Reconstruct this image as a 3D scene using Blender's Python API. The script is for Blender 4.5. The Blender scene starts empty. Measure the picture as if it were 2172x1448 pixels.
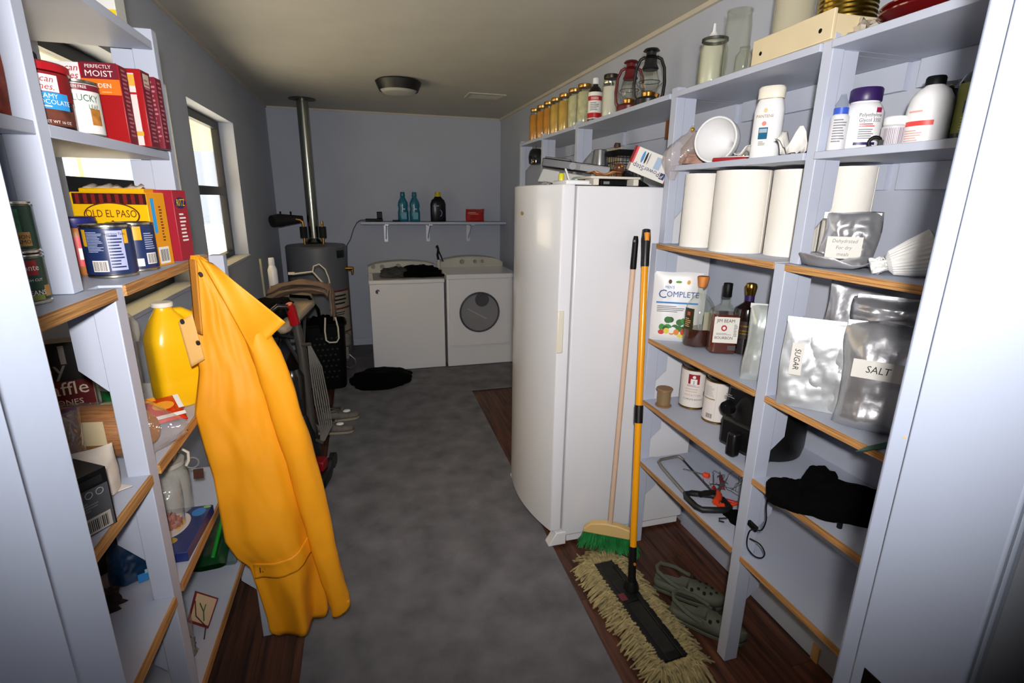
import bpy, bmesh, math, random
from math import sin, cos, pi, radians, atan2, sqrt
from mathutils import Vector, Matrix, noise

random.seed(7)
C = bpy.context.scene.collection
SC = bpy.context.scene

# ---------------------------------------------------------------- camera, sky, light, exposure
def setup_camera():
    yaw, pitch, roll = 0.280340299, 0.271923397, -0.0130864711
    cy, sy, cp, sp, cr, sr = cos(yaw), sin(yaw), cos(pitch), sin(pitch), cos(roll), sin(roll)
    f = Vector((sy*cp, cy*cp, -sp)); r = Vector((cy, -sy, 0)); d = f.cross(r)
    r2 = cr*r + sr*d; d2 = -sr*r + cr*d
    cam = bpy.data.cameras.new('camera'); o = bpy.data.objects.new('camera', cam); C.objects.link(o)
    M = Matrix((r2, -d2, -f)).transposed().to_4x4(); M.translation = (0, 0, 1.65)
    o.matrix_world = M
    cam.sensor_width = 36; cam.lens = 1084.866/2172*36; cam.clip_start = 0.02; cam.clip_end = 200
    SC.camera = o
setup_camera()
w = bpy.data.worlds.new('sky'); SC.world = w; w.use_nodes = True
bg = w.node_tree.nodes['Background']; bg.inputs[0].default_value = (0.88, 0.94, 1.0, 1); bg.inputs[1].default_value = 1.6

def light(name, kind, loc, energy, color=(1, 1, 1), rot=None, **kw):
    L = bpy.data.lights.new(name, kind); L.energy = energy; L.color = color
    for k, v in kw.items(): setattr(L, k, v)
    o = bpy.data.objects.new(name, L); C.objects.link(o); o.location = loc
    if rot is not None: o.rotation_euler = rot
    return o
def aim(o, target):
    o.rotation_euler = (Vector(target)-o.location).to_track_quat('-Z', 'Y').to_euler()
flash = light('camera_flash', 'SPOT', (0.0, -0.055, 1.75), 200, (1.0, 0.97, 0.95), spot_size=radians(122), spot_blend=0.9, shadow_soft_size=0.025)
aim(flash, (0.54, 1.9, 1.78))
sun = light('sun', 'SUN', (-8, -3, 9), 24, (1.0, 0.95, 0.82), angle=radians(1.0))
aim(sun, (-8+5.2, -3+2.5, 9-6.5))
SC.view_settings.view_transform = 'Standard'; SC.view_settings.look = 'None'
SC.view_settings.exposure = 0.0; SC.view_settings.gamma = 1.0; SC.view_settings.use_curve_mapping = False
SC.cycles.max_bounces = 8; SC.cycles.transparent_max_bounces = 24; SC.cycles.caustics_reflective = False; SC.cycles.caustics_refractive = False
SC.cycles.sample_clamp_indirect = 6.0

# ---------------------------------------------------------------- materials
def lin(c):
    if isinstance(c, str):
        c = [int(c[i:i+2], 16)/255 for i in (0, 2, 4)]
    return tuple((x/12.92 if x <= 0.04045 else ((x+0.055)/1.055)**2.4) for x in c[:3])
MATS = {}
def mat(name, col, rough=0.6, metal=0.0, var=0.0, scale=8.0, bump=0.0, bscale=None, trans=0.0, coat=0.0, spec=0.5, stretch=None, sub=0.0, emit=0.0, detail=4.0):
    if name in MATS: return MATS[name]
    m = bpy.data.materials.new(name); m.use_nodes = True; nt = m.node_tree; N = nt.nodes; p = N['Principled BSDF']
    c = lin(col); p.inputs['Base Color'].default_value = (*c, 1); p.inputs['Roughness'].default_value = rough
    p.inputs['Metallic'].default_value = metal; p.inputs['Specular IOR Level'].default_value = spec
    p.inputs['Coat Weight'].default_value = coat; p.inputs['Transmission Weight'].default_value = trans
    tc = None
    if var or bump:
        tc = N.new('ShaderNodeTexCoord'); mp = N.new('ShaderNodeMapping'); nt.links.new(tc.outputs['Object'], mp.inputs[0])
        if stretch: mp.inputs['Scale'].default_value = stretch
    if var:
        nz = N.new('ShaderNodeTexNoise'); nz.inputs['Scale'].default_value = scale; nz.inputs['Detail'].default_value = detail
        nt.links.new(mp.outputs[0], nz.inputs['Vector'])
        rp = N.new('ShaderNodeValToRGB'); rp.color_ramp.elements[0].position = 0.3; rp.color_ramp.elements[1].position = 0.7
        rp.color_ramp.elements[0].color = (*[max(0, x*(1-var)) for x in c], 1); rp.color_ramp.elements[1].color = (*[min(1, x*(1+var)) for x in c], 1)
        nt.links.new(nz.outputs[0], rp.inputs[0]); nt.links.new(rp.outputs[0], p.inputs['Base Color'])
    if bump:
        nb = N.new('ShaderNodeTexNoise'); nb.inputs['Scale'].default_value = bscale or scale*4; nb.inputs['Detail'].default_value = 3
        nt.links.new(mp.outputs[0], nb.inputs['Vector'])
        bp = N.new('ShaderNodeBump'); bp.inputs['Strength'].default_value = bump; bp.inputs['Distance'].default_value = 0.004
        nt.links.new(nb.outputs[0], bp.inputs['Height']); nt.links.new(bp.outputs[0], p.inputs['Normal'])
    MATS[name] = m
    return m
def glassy(name, tint='ffffff', body=0.0, bodycol='ffffff', rough=0.03, bump=0.0, gloss=1.0, edge=None):
    """thin clear glass or plastic film: see-through, with a fresnel gloss and an optional milky body"""
    if name in MATS: return MATS[name]
    m = bpy.data.materials.new(name); m.use_nodes = True; nt = m.node_tree; N = nt.nodes; N.remove(N['Principled BSDF'])
    out = N['Material Output']; tr = N.new('ShaderNodeBsdfTransparent'); tr.inputs[0].default_value = (*lin(tint), 1)
    gl = N.new('ShaderNodeBsdfGlossy'); gl.inputs['Roughness'].default_value = rough; gl.inputs[0].default_value = (gloss, gloss, gloss, 1)
    fr = N.new('ShaderNodeFresnel'); fr.inputs[0].default_value = 1.45
    ge = N.new('ShaderNodeNewGeometry'); ir = N.new('ShaderNodeMapRange'); ir.inputs[3].default_value = 1.45; ir.inputs[4].default_value = 1/1.45
    nt.links.new(ge.outputs['Backfacing'], ir.inputs[0]); nt.links.new(ir.outputs[0], fr.inputs[0])
    mx = N.new('ShaderNodeMixShader'); base = tr
    if edge:   # glass walls look denser where the wall is seen edge-on
        lw = N.new('ShaderNodeLayerWeight'); lw.inputs[0].default_value = 0.35; er = N.new('ShaderNodeValToRGB')
        er.color_ramp.elements[0].color = (*lin(tint), 1); er.color_ramp.elements[0].position = .25; er.color_ramp.elements[1].color = (*lin(edge), 1)
        nt.links.new(lw.outputs['Facing'], er.inputs[0]); nt.links.new(er.outputs[0], tr.inputs[0])
    if bump:
        tc = N.new('ShaderNodeTexCoord'); nb = N.new('ShaderNodeTexNoise'); nb.inputs['Scale'].default_value = 45; bp = N.new('ShaderNodeBump')
        nt.links.new(tc.outputs['Object'], nb.inputs['Vector']); bp.inputs['Strength'].default_value = bump; bp.inputs['Distance'].default_value = 0.01
        nt.links.new(nb.outputs[0], bp.inputs['Height']); nt.links.new(bp.outputs[0], gl.inputs['Normal']); nt.links.new(bp.outputs[0], fr.inputs['Normal'])
    if body:
        df = N.new('ShaderNodeBsdfDiffuse'); df.inputs[0].default_value = (*lin(bodycol), 1); m2 = N.new('ShaderNodeMixShader')
        m2.inputs[0].default_value = body; nt.links.new(tr.outputs[0], m2.inputs[1]); nt.links.new(df.outputs[0], m2.inputs[2]); base = m2
    nt.links.new(fr.outputs[0], mx.inputs[0]); nt.links.new(base.outputs[0], mx.inputs[1]); nt.links.new(gl.outputs[0], mx.inputs[2])
    nt.links.new(mx.outputs[0], out.inputs[0])
    MATS[name] = m
    return m

def woodmat(name, dark, light_, rough=0.5, axis='Y', scale=3.0, lines=20, bump=0.05, rnd=0.5, spec=0.4):
    if name in MATS: return MATS[name]
    m = bpy.data.materials.new(name); m.use_nodes = True; nt = m.node_tree; N = nt.nodes; p = N['Principled BSDF']
    tc = N.new('ShaderNodeTexCoord'); mp = N.new('ShaderNodeMapping'); nt.links.new(tc.outputs['Object'], mp.inputs[0])
    mp.inputs['Scale'].default_value = {'Y': (lines, 1.2, lines), 'X': (1.2, lines, lines), 'Z': (lines, lines, 1.2)}[axis]
    oi = N.new('ShaderNodeObjectInfo'); ad = N.new('ShaderNodeVectorMath'); ad.operation = 'ADD'
    ml = N.new('ShaderNodeMath'); ml.operation = 'MULTIPLY'; ml.inputs[1].default_value = 37.0; nt.links.new(oi.outputs['Random'], ml.inputs[0])
    nt.links.new(mp.outputs[0], ad.inputs[0]); nt.links.new(ml.outputs[0], ad.inputs[1])
    nz = N.new('ShaderNodeTexNoise'); nz.inputs['Scale'].default_value = scale; nz.inputs['Detail'].default_value = 6; nz.inputs['Roughness'].default_value = 0.6
    nt.links.new(ad.outputs[0], nz.inputs['Vector'])
    rp = N.new('ShaderNodeValToRGB'); rp.color_ramp.elements[0].position = 0.32; rp.color_ramp.elements[1].position = 0.7
    rp.color_ramp.elements[0].color = (*lin(dark), 1); rp.color_ramp.elements[1].color = (*lin(light_), 1)
    nt.links.new(nz.outputs[0], rp.inputs[0])
    hv = N.new('ShaderNodeHueSaturation'); mr = N.new('ShaderNodeMapRange'); mr.inputs[3].default_value = 1-rnd; mr.inputs[4].default_value = 1+rnd
    nt.links.new(oi.outputs['Random'], mr.inputs[0]); nt.links.new(mr.outputs[0], hv.inputs['Value']); nt.links.new(rp.outputs[0], hv.inputs['Color'])
    nt.links.new(hv.outputs[0], p.inputs['Base Color']); p.inputs['Roughness'].default_value = rough; p.inputs['Specular IOR Level'].default_value = spec
    bp = N.new('ShaderNodeBump'); bp.inputs['Strength'].default_value = bump; bp.inputs['Distance'].default_value = 0.003
    nt.links.new(nz.outputs[0], bp.inputs['Height']); nt.links.new(bp.outputs[0], p.inputs['Normal'])
    MATS[name] = m
    return m

PAINT = mat('grey_blue_paint', 'b7bdcd', 0.5, var=0.03, scale=5, bump=0.05, bscale=90)
WALL = mat('wall_paint', 'b4b9c6', 0.65, var=0.03, scale=3, bump=0.06, bscale=120)
WALLB = mat('back_wall_paint', 'b4bac8', 0.65, var=0.03, scale=3, bump=0.06, bscale=120)
CEIL = mat('ceiling_paint', 'bdb9ae', 0.8, var=0.04, scale=4, bump=0.15, bscale=150)
JAMB = mat('door_frame_paint', '959dae', 0.45, var=0.02, scale=6, bump=0.04, bscale=60)
PLY = woodmat('plywood_edge', '8a5a2c', 'dba668', 0.65, 'Y', 5.0, 60, 0.2, 0.15)
PLANK = woodmat('dark_laminate', '1f120d', '6d4230', 0.45, 'Y', 2.2, 22, 0.05, 0.35)
WHITE = mat('white_plastic', 'e9e9ea', 0.35)
ENAMEL = mat('white_enamel', 'e3e3e7', 0.22, coat=0.3)
OFFW = mat('off_white_plastic', 'd9d3c6', 0.4)
BLACK = mat('black_plastic', '070708', 0.5, spec=0.22)
MATTEBLACK = mat('matte_black_fabric', '030303', 0.95, spec=0.1, var=0.5, scale=40)
STEEL = mat('steel', 'b9b9b9', 0.28, 1.0)
TIN = mat('tin_can_metal', 'c9c4b8', 0.25, 1.0)
CHROME = mat('chrome', 'd8d8d8', 0.12, 1.0)
BRASS = mat('brass', 'b98a45', 0.3, 1.0)
RED = mat('red_print', 'b3141f', 0.4)
DKRED = mat('dark_red_print', '7a1420', 0.4)
ORANGE = mat('orange_print', 'de7a1c', 0.4)
YEL = mat('yellow_print', 'f2c113', 0.4)
NAVY = mat('navy_print', '1c2c56', 0.35)
BLUE = mat('blue_print', '2a7fc4', 0.4)
GREEN = mat('green_print', '1d5b35', 0.35)
PURPLE = mat('purple_plastic', '2c1650', 0.4)
PAPER = mat('paper_white', 'e6e3dc', 0.75)
INK = mat('black_ink', '151515', 0.7)
GREYINK = mat('grey_ink', '7c7c82', 0.7)
BROWN = mat('brown_print', '43241a', 0.5)
TAN = mat('tan_print', 'c49a62', 0.6)
GLASS = glassy('clear_glass')
JARGLASS = glassy('jar_glass', tint='fbfcf8', body=0.012, bodycol='d8dccb', edge='d3d6c8', rough=.05)
FILM = glassy('clear_film', body=0.05, rough=0.12, bump=0.6)
MILKY = glassy('milky_plastic', body=0.35, bodycol='d8d4c4', rough=0.2)
FOIL = mat('silver_foil', 'cfcfd2', 0.33, 0.8, bump=0.4, bscale=28)
FOILM = mat('matte_silver_foil', 'c2c5c7', 0.42, 0.62, bump=0.25, bscale=18)

# ---------------------------------------------------------------- mesh helpers
class B:
    def __init__(s): s.b = bmesh.new()
    def box(s, x0, y0, z0, x1, y1, z1, M=None):
        vs = [s.b.verts.new((x, y, z)) for z in (z0, z1) for y in (y0, y1) for x in (x0, x1)]
        if M is not None:
            for v in vs: v.co = M @ v.co
        for f in ((0, 2, 3, 1), (4, 5, 7, 6), (0, 1, 5, 4), (2, 6, 7, 3), (0, 4, 6, 2), (1, 3, 7, 5)):
            s.b.faces.new([vs[i] for i in f])
        return s
    def lathe(s, prof, seg=24, cx=0, cy=0, sx=1, sy=1, cap=True, M=None, a0=0.0, power=1.0):
        rings = []
        for r, z in prof:
            ring = []
            for i in range(seg):
                a = a0+2*pi*i/seg
                ca, sa = cos(a), sin(a)
                if power != 1.0:
                    ca = math.copysign(abs(ca)**power, ca); sa = math.copysign(abs(sa)**power, sa)
                co = Vector((cx+r*sx*ca, cy+r*sy*sa, z))
                ring.append(s.b.verts.new(M @ co if M is not None else co))
            rings.append(ring)
        for a, b in zip(rings, rings[1:]):
            for i in range(seg):
                j = (i+1) % seg
                s.b.faces.new((a[i], a[j], b[j], b[i]))
        if cap:
            s.b.faces.new(rings[0][::-1]); s.b.faces.new(rings[-1])
        return s
    def cyl(s, p0, p1, r0, r1=None, seg=16):
        r1 = r0 if r1 is None else r1
        p0, p1 = Vector(p0), Vector(p1); d = p1-p0
        q = d.to_track_quat('Z', 'Y').to_matrix().to_4x4(); q.translation = p0
        return s.lathe([(r0, 0), (r1, d.length)], seg, M=q)
    def tube(s, pts, r, seg=8, closed=False):
        pts = [Vector(p) for p in pts]; n = len(pts); rings = []
        rr = r if isinstance(r, (list, tuple)) else [r]*n
        prev = None
        for i, p in enumerate(pts):
            a = pts[(i-1) % n] if (i or closed) else p; b = pts[(i+1) % n] if (i < n-1 or closed) else p
            t = (b-a).normalized()
            if prev is None:
                u = t.orthogonal().normalized()
            else:
                u = prev-t*prev.dot(t)
                u = u.normalized() if u.length > 1e-6 else t.orthogonal().normalized()
            prev = u; v = t.cross(u)
            rings.append([s.b.verts.new(p+(u*cos(2*pi*k/seg)+v*sin(2*pi*k/seg))*rr[i]) for k in range(seg)])
        m = n if closed else n-1
        for i in range(m):
            A, D = rings[i], rings[(i+1) % n]
            for k in range(seg):
                l = (k+1) % seg
                s.b.faces.new((A[k], A[l], D[l], D[k]))
        if not closed:
            s.b.faces.new(rings[0][::-1]); s.b.faces.new(rings[-1])
        return s
    def prism(s, poly, h0, h1, axis='Z', M=None):
        """poly of (a,b), extruded along axis: Z:(x,y) Y:(x,z) X:(y,z)"""
        def P(a, b, h):
            v = Vector({'Z': (a, b, h), 'Y': (a, h, b), 'X': (h, a, b)}[axis])
            return M @ v if M is not None else v
        lo = [s.b.verts.new(P(a, b, h0)) for a, b in poly]; hi = [s.b.verts.new(P(a, b, h1)) for a, b in poly]
        n = len(poly)
        s.b.faces.new(lo[::-1]); s.b.faces.new(hi)
        for i in range(n):
            j = (i+1) % n
            s.b.faces.new((lo[i], lo[j], hi[j], hi[i]))
        return s
    def grid(s, fn, nu, nv, closed_u=False):
        vs = [[s.b.verts.new(fn(i/(nu if closed_u else nu-1), j/(nv-1))) for i in range(nu)] for j in range(nv)]
        for j in range(nv-1):
            for i in range(nu if closed_u else nu-1):
                k = (i+1) % nu
                s.b.faces.new((vs[j][i], vs[j][k], vs[j+1][k], vs[j+1][i]))
        return vs
    def ball(s, c, rx, ry=None, rz=None, seg=16, n=10, fn=None, M=None):
        ry = ry or rx; rz = rz or rx; c = Vector(c)
        rings = []
        def P(a, t):
            d = Vector((cos(a)*sin(t), sin(a)*sin(t), cos(t)))
            k = fn(d) if fn else 1.0
            v = c+Vector((d.x*rx*k, d.y*ry*k, d.z*rz*k))
            return M @ v if M is not None else v
        top = s.b.verts.new(P(0, 0)); bot = s.b.verts.new(P(0, pi))
        for j in range(1, n):
            rings.append([s.b.verts.new(P(2*pi*i/seg, pi*j/n)) for i in range(seg)])
        for i in range(seg):
            k = (i+1) % seg
            s.b.faces.new((top, rings[0][i], rings[0][k])); s.b.faces.new((bot, rings[-1][k], rings[-1][i]))
        for a, b in zip(rings, rings[1:]):
            for i in range(seg):
                k = (i+1) % seg
                s.b.faces.new((a[i], b[i], b[k], a[k]))
        return s

def obj(name, b, m, parent=None, smooth=True, bev=0.0, solid=0.0, sub=0, ang=38, loc=None, rot=None):
    if isinstance(b, B):
        bmesh.ops.recalc_face_normals(b.b, faces=b.b.faces[:])
        me = bpy.data.meshes.new(name); b.b.to_mesh(me); b.b.free()
        if smooth:
            for p in me.polygons: p.use_smooth = True
            me.set_sharp_from_angle(angle=radians(ang))
    else:
        me = b
    if not me.materials: me.materials.append(m)
    o = bpy.data.objects.new(name, me); C.objects.link(o)
    if parent: o.parent = parent
    if loc: o.location = loc
    if rot: o.rotation_euler = rot
    if solid:
        md = o.modifiers.new('solid', 'SOLIDIFY'); md.thickness = solid; md.offset = 0
    if bev:
        md = o.modifiers.new('bevel', 'BEVEL'); md.width = bev; md.segments = 2; md.limit_method = 'ANGLE'; md.angle_limit = radians(40)
    if sub:
        md = o.modifiers.new('sub', 'SUBSURF'); md.levels = sub; md.render_levels = sub
    return o
def thing(name, label, cat, loc=(0, 0, 0), rz=0.0, group=None, rot=None):
    o = bpy.data.objects.new(name, None); C.objects.link(o); o.empty_display_size = 0.05
    o.location = loc; o.rotation_euler = rot if rot else (0, 0, rz); o['label'] = label; o['category'] = cat
    if group: o['group'] = group
    return o
def tag(o, label, cat, group=None, kind=None):
    o['label'] = label; o['category'] = cat
    if group: o['group'] = group
    if kind: o['kind'] = kind
    return o
def struct(name, b, m, **kw):
    o = obj(name, b, m, **kw); o['kind'] = 'structure'
    return o
def dup(root, loc, rz, label, group=None):
    r = root.copy(); C.objects.link(r); r.location = loc; r.rotation_euler = (0, 0, rz); r['label'] = label
    if group: r['group'] = group
    for ch in list(root.children):
        c = ch.copy(); C.objects.link(c); c.parent = r
        for g in list(ch.children):
            d = g.copy(); C.objects.link(d); d.parent = c
    return r
def face(x, y):
    """turn about z that points a thing's own front (-Y) at the doorway"""
    return atan2(-x, y)

def textmesh(s, size, bold=0.0, align='CENTER', sx=1.0, shear=0.0):
    cu = bpy.data.curves.new('lettering', 'FONT'); cu.body = s; cu.size = size; cu.align_x = align; cu.align_y = 'CENTER'
    cu.offset = 0.0; cu.resolution_u = 2; cu.shear = shear
    o = bpy.data.objects.new('lettering', cu)
    me = bpy.data.meshes.new_from_object(o)
    bpy.data.objects.remove(o); bpy.data.curves.remove(cu)
    for v in me.vertices: v.co.x *= sx
    me.materials.clear()
    return me
def text(parent, s, size, org, right=(1, 0, 0), up=(0, 0, 1), m=None, name='lettering', **kw):
    me = textmesh(s, size, **kw)
    r = Vector(right).normalized(); u = Vector(up).normalized(); n = r.cross(u)
    for v in me.vertices: v.co = Vector(org)+r*v.co.x+u*v.co.y+n*0.0006
    return obj(name, me, m or INK, parent)
def text_cyl(parent, s, size, r, z, a=0.0, m=None, tilt=0.0, name='lettering', sy=1.0, **kw):
    me = textmesh(s, size, **kw)
    for v in me.vertices:
        x, y = v.co.x*cos(tilt)-v.co.y*sin(tilt), v.co.x*sin(tilt)+v.co.y*cos(tilt)
        t = a+x/r
        v.co = Vector(((r+0.0007)*sin(t), -(r+0.0007)*cos(t)*sy, z+y))
    return obj(name, me, m or INK, parent)
def patch(parent, name, r, z0, z1, a0, a1, m, d=0.0004, n=12, sy=1.0):
    b = B()
    b.grid(lambda u, v: Vector(((r+d)*sin(a0+(a1-a0)*u), -(r+d)*cos(a0+(a1-a0)*u)*sy, z0+(z1-z0)*v)), n, 2)
    return obj(name, b, m, parent)
def flat(parent, name, org, w, h, m, right=(1, 0, 0), up=(0, 0, 1), t=0.0008, shape='rect', n=20):
    """a thin printed patch lying on a face"""
    r = Vector(right).normalized(); u = Vector(up).normalized(); k = r.cross(u); org = Vector(org)
    if shape == 'rect': pts = [(-w/2, -h/2), (w/2, -h/2), (w/2, h/2), (-w/2, h/2)]
    elif shape == 'oval': pts = [(w/2*cos(2*pi*i/n), h/2*sin(2*pi*i/n)) for i in range(n)]
    else: pts = shape
    b = B()
    lo = [b.b.verts.new(org+r*x+u*y) for x, y in pts]; hi = [b.b.verts.new(org+r*x+u*y+k*t*0.5) for x, y in pts]
    b.b.faces.new(hi)
    for i in range(len(pts)):
        j = (i+1) % len(pts); b.b.faces.new((lo[i], lo[j], hi[j], hi[i]))
    return obj(name, b, m, parent, smooth=False)
def print_lines(parent, org, w, h, n, m=None, right=(1, 0, 0), up=(0, 0, 1), bars=False, seed=1):
    rnd = random.Random(seed); r = Vector(right).normalized(); u = Vector(up).normalized(); k = r.cross(u); org = Vector(org)+k*0.0008
    b = B()
    for i in range(n):
        if bars:
            x = -w/2+w*i/n; ww = w/n*rnd.uniform(.25, .75); q = [(x, -h/2), (x+ww, -h/2), (x+ww, h/2), (x, h/2)]
        else:
            y = h/2-h*(i+.5)/n; ww = w*rnd.uniform(.6, 1); t = h/n*.45
            q = [(-w/2, y-t/2), (-w/2+ww, y-t/2), (-w/2+ww, y+t/2), (-w/2, y+t/2)]
        b.b.faces.new([b.b.verts.new(org+r*x+u*yy) for x, yy in q])
    return obj('barcode' if bars else 'small_print', b, m or INK, parent, smooth=False)
def print_cyl(parent, r, z0, z1, a0, a1, n, m=None, bars=False, seed=1):
    rnd = random.Random(seed); b = B(); R_ = r+0.0009
    def q(aa, ab, za, zb):
        ns = 5
        vs = [[b.b.verts.new((R_*sin(aa+(ab-aa)*i/ns), -R_*cos(aa+(ab-aa)*i/ns), z)) for i in range(ns+1)] for z in (za, zb)]
        for i in range(ns): b.b.faces.new((vs[0][i], vs[0][i+1], vs[1][i+1], vs[1][i]))
    for i in range(n):
        if bars:
            a = a0+(a1-a0)*i/n; q(a, a+(a1-a0)/n*rnd.uniform(.25, .75), z0, z1)
        else:
            z = z1-(z1-z0)*(i+.5)/n; t = (z1-z0)/n*.45; q(a0, a0+(a1-a0)*rnd.uniform(.6, 1), z-t/2, z+t/2)
    return obj('barcode' if bars else 'small_print', b, m or INK, parent, smooth=False)

def nz(x, y, z, s=0): return noise.noise(Vector((x+s*13.7, y-s*7.1, z+s*3.3)))
def pouch_bm(w, h, t, seed=0, crinkle=0.006, seal=0.05, nu=26, nv=30, lean=0.0, freq=14, slump=0.0):
    """a filled bag: two crumpled faces meeting in flat sealed edges, standing in the XZ plane"""
    b = B()
    def f(side):
        def g(u, v):
            e = min(1, min(u, 1-u)/0.22)*min(1, min(v/0.12+.25, (1-v)/0.25)); e = max(0, e)**0.6
            x = (u-.5)*w; z = v*h
            d = t/2*e*(1+.35*sin(v*2.6+seed))
            n1 = nz(x*freq, z*freq, side*3, seed)*crinkle+(abs(nz(x*freq*2.7, z*freq*2.7, side*5, seed))-.25)*crinkle*.9
            x += nz(z*9, 1, 2, seed)*crinkle*1.2*(abs(u-.5)*2); z += nz(x*12, 4, 1, seed)*crinkle*v
            ed = 1 if (0 < u < 1 and 0 < v < 1) else 0
            return Vector((x, side*(d+n1*ed*e)+nz(x*6, z*6, 0, seed+5)*crinkle*.8+lean*v*v-slump*v*0, z))
        return g
    b.grid(f(-1), nu, nv); b.grid(f(1), nu, nv)
    bmesh.ops.remove_doubles(b.b, verts=b.b.verts[:], dist=1e-5)
    return b
def heap_bm(rx, ry, rz, seed=0, amp=.25, freq=2.2, seg=36, n=22, folds=0.0):
    """a crumpled heap of cloth lying on its flat underside (z=0)"""
    b = B()
    def fn(d):
        k = 1+amp*nz(d.x*freq, d.y*freq, d.z*freq, seed)+amp*.5*nz(d.x*freq*2.5, d.y*freq*2.5, d.z*freq*2.5, seed+1)
        if folds: k += folds*sin(7*d.x+5*d.y+seed+3*nz(d.x*2, d.y*2, d.z*2, seed))*.5
        return k
    b.ball((0, 0, 0), rx, ry, rz, seg, n, fn)
    for v in b.b.verts: v.co.z = max(v.co.z, -rz*.25)+rz*.25
    return b
# ---------------------------------------------------------------- the setting
def wood_floor():
    fl = struct('floor', B().box(-1.0, 0.33, -0.12, 1.70, 6.05, -0.012), mat('subfloor', '2a1c15', 0.8))
    rnd = random.Random(3)
    pw = 0.126
    for x0, n in ((-0.85, 5), (0.66, 7)):
        for i in range(n):
            y = 0.45-rnd.uniform(0, 1.1)
            while y < 5.92:
                a, b_ = max(y, 0.45), min(y+1.22, 5.92); y += 1.22
                if b_-a < .02: continue
                obj('plank', B().box(x0+i*pw+.0008, a+.0008, -0.0119, x0+(i+1)*pw-.0008 if x0+(i+1)*pw < 1.54 else 1.54, b_-.0008, 0), PLANK, fl, smooth=False)
wood_floor()
struct('ceiling', B().box(-1.0, 0.33, 2.5, 1.70, 6.05, 2.62), CEIL, smooth=False)
W1, W2, WZ = (3.28, 4.34), (1.92, 2.98), (1.20, 2.145)
def left_wall():
    b = B(); x0, x1 = -1.0, -0.85
    b.box(x0, .33, 0, x1, 5.92, WZ[0]); b.box(x0, .33, WZ[1], x1, 5.92, 2.5)
    for a, c in ((.33, W2[0]), (W2[1], W1[0]), (W1[1], 5.92)): b.box(x0, a, WZ[0], x1, c, WZ[1])
    struct('wall_left', b, WALL, smooth=False)
left_wall()
struct('wall_right', B().box(1.54, .33, 0, 1.70, 6.05, 2.5), WALL, smooth=False)
struct('wall_back', B().box(-1.0, 5.92, 0, 1.54, 6.05, 2.5), WALLB, smooth=False)
b = B(); b.box(-1.0, .33, 0, -.255, .45, 2.5); b.box(.665, .33, 0, 1.54, .45, 2.5); b.box(-.255, .33, 2.07, .665, .45, 2.5)
struct('wall_front', b, WALL, smooth=False)
FRAME = mat('black_window_frame', '0a0a0b', 0.4)
def window(name, Y):
    x0, x1 = -0.985, -0.945; y0, y1 = Y; z0, z1 = WZ; t = .05
    b = B(); b.box(x0, y0, z0, x1, y0+t, z1); b.box(x0, y1-t, z0, x1, y1, z1); b.box(x0, y0+t, z0, x1, y1-t, z0+t); b.box(x0, y0+t, z1-t, x1, y1-t, z1)
    w_ = struct(name, b, FRAME, smooth=False)
    zm = 1.675
    obj('meeting_rail', B().box(x0-.005, y0+t, zm-.025, x1+.008, y1-t, zm+.03), FRAME, w_, smooth=False)
    for a, c in ((z0+t, zm-.025), (zm+.03, z1-t)):
        obj('pane', B().box(-.968, y0+t, a, -.964, y1-t, c), GLASS, w_, smooth=False)
    obj('sill', B().box(-.945, y0+.001, z0-.001, -.835, y1-.001, z0+.018), WALL, w_, smooth=False, bev=.003)
window('window_1', W1); window('window_2', W2)
# ceiling edge beads, right skirting
BEAD = mat('ceiling_bead', 'c8bfae', 0.7)
struct('trim_1', B().box(-.85, .45, 2.484, -.838, 5.92, 2.4995), BEAD, smooth=False)
struct('trim_2', B().box(1.522, .45, 2.478, 1.54, 5.92, 2.4995), BEAD, smooth=False)
struct('trim_3', B().box(-.838, 5.906, 2.484, 1.522, 5.92, 2.4995), BEAD, smooth=False)
bs = struct('baseboard_right', B().box(1.526, .45, 0, 1.54, 2.02, .105), PAINT, bev=.002)
obj('wood_shim', B().box(1.519, 1.135, .0, 1.526, 1.165, .07), TAN, bs, smooth=False)
struct('baseboard_back', B().box(-.85, 5.906, 0, 1.54, 5.92, .09), PAINT, bev=.002)
# door frame: jambs with stops, head
def jamb():
    b = B(); b.box(-.255, .30, 0, -.235, .455, 2.05)
    t = struct('trim_4', b, JAMB, bev=.006); obj('door_stop', B().box(-.2352, .30, 0, -.224, .375, 2.04), JAMB, t, bev=.003)
    b = B(); b.box(.645, .30, 0, .665, .455, 2.05)
    t = struct('trim_5', b, JAMB, bev=.006); obj('door_stop', B().box(.634, .30, 0, .6452, .422, 2.04), JAMB, t, bev=.003)
    obj('strike_plate', B().box(.6325, .380, .955, .634, .406, 1.029), mat('dark_bronze2', '1b1712', .4, .7), t, bev=.0008)
    nh = obj('nail_head', B().cyl((.6455, .433, 1.365), (.6445, .433, 1.365), .0018, seg=8), TAN, t)
    struct('trim_6', B().box(-.255, .30, 2.05, .665, .455, 2.07), JAMB, bev=.003)
jamb()
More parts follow.
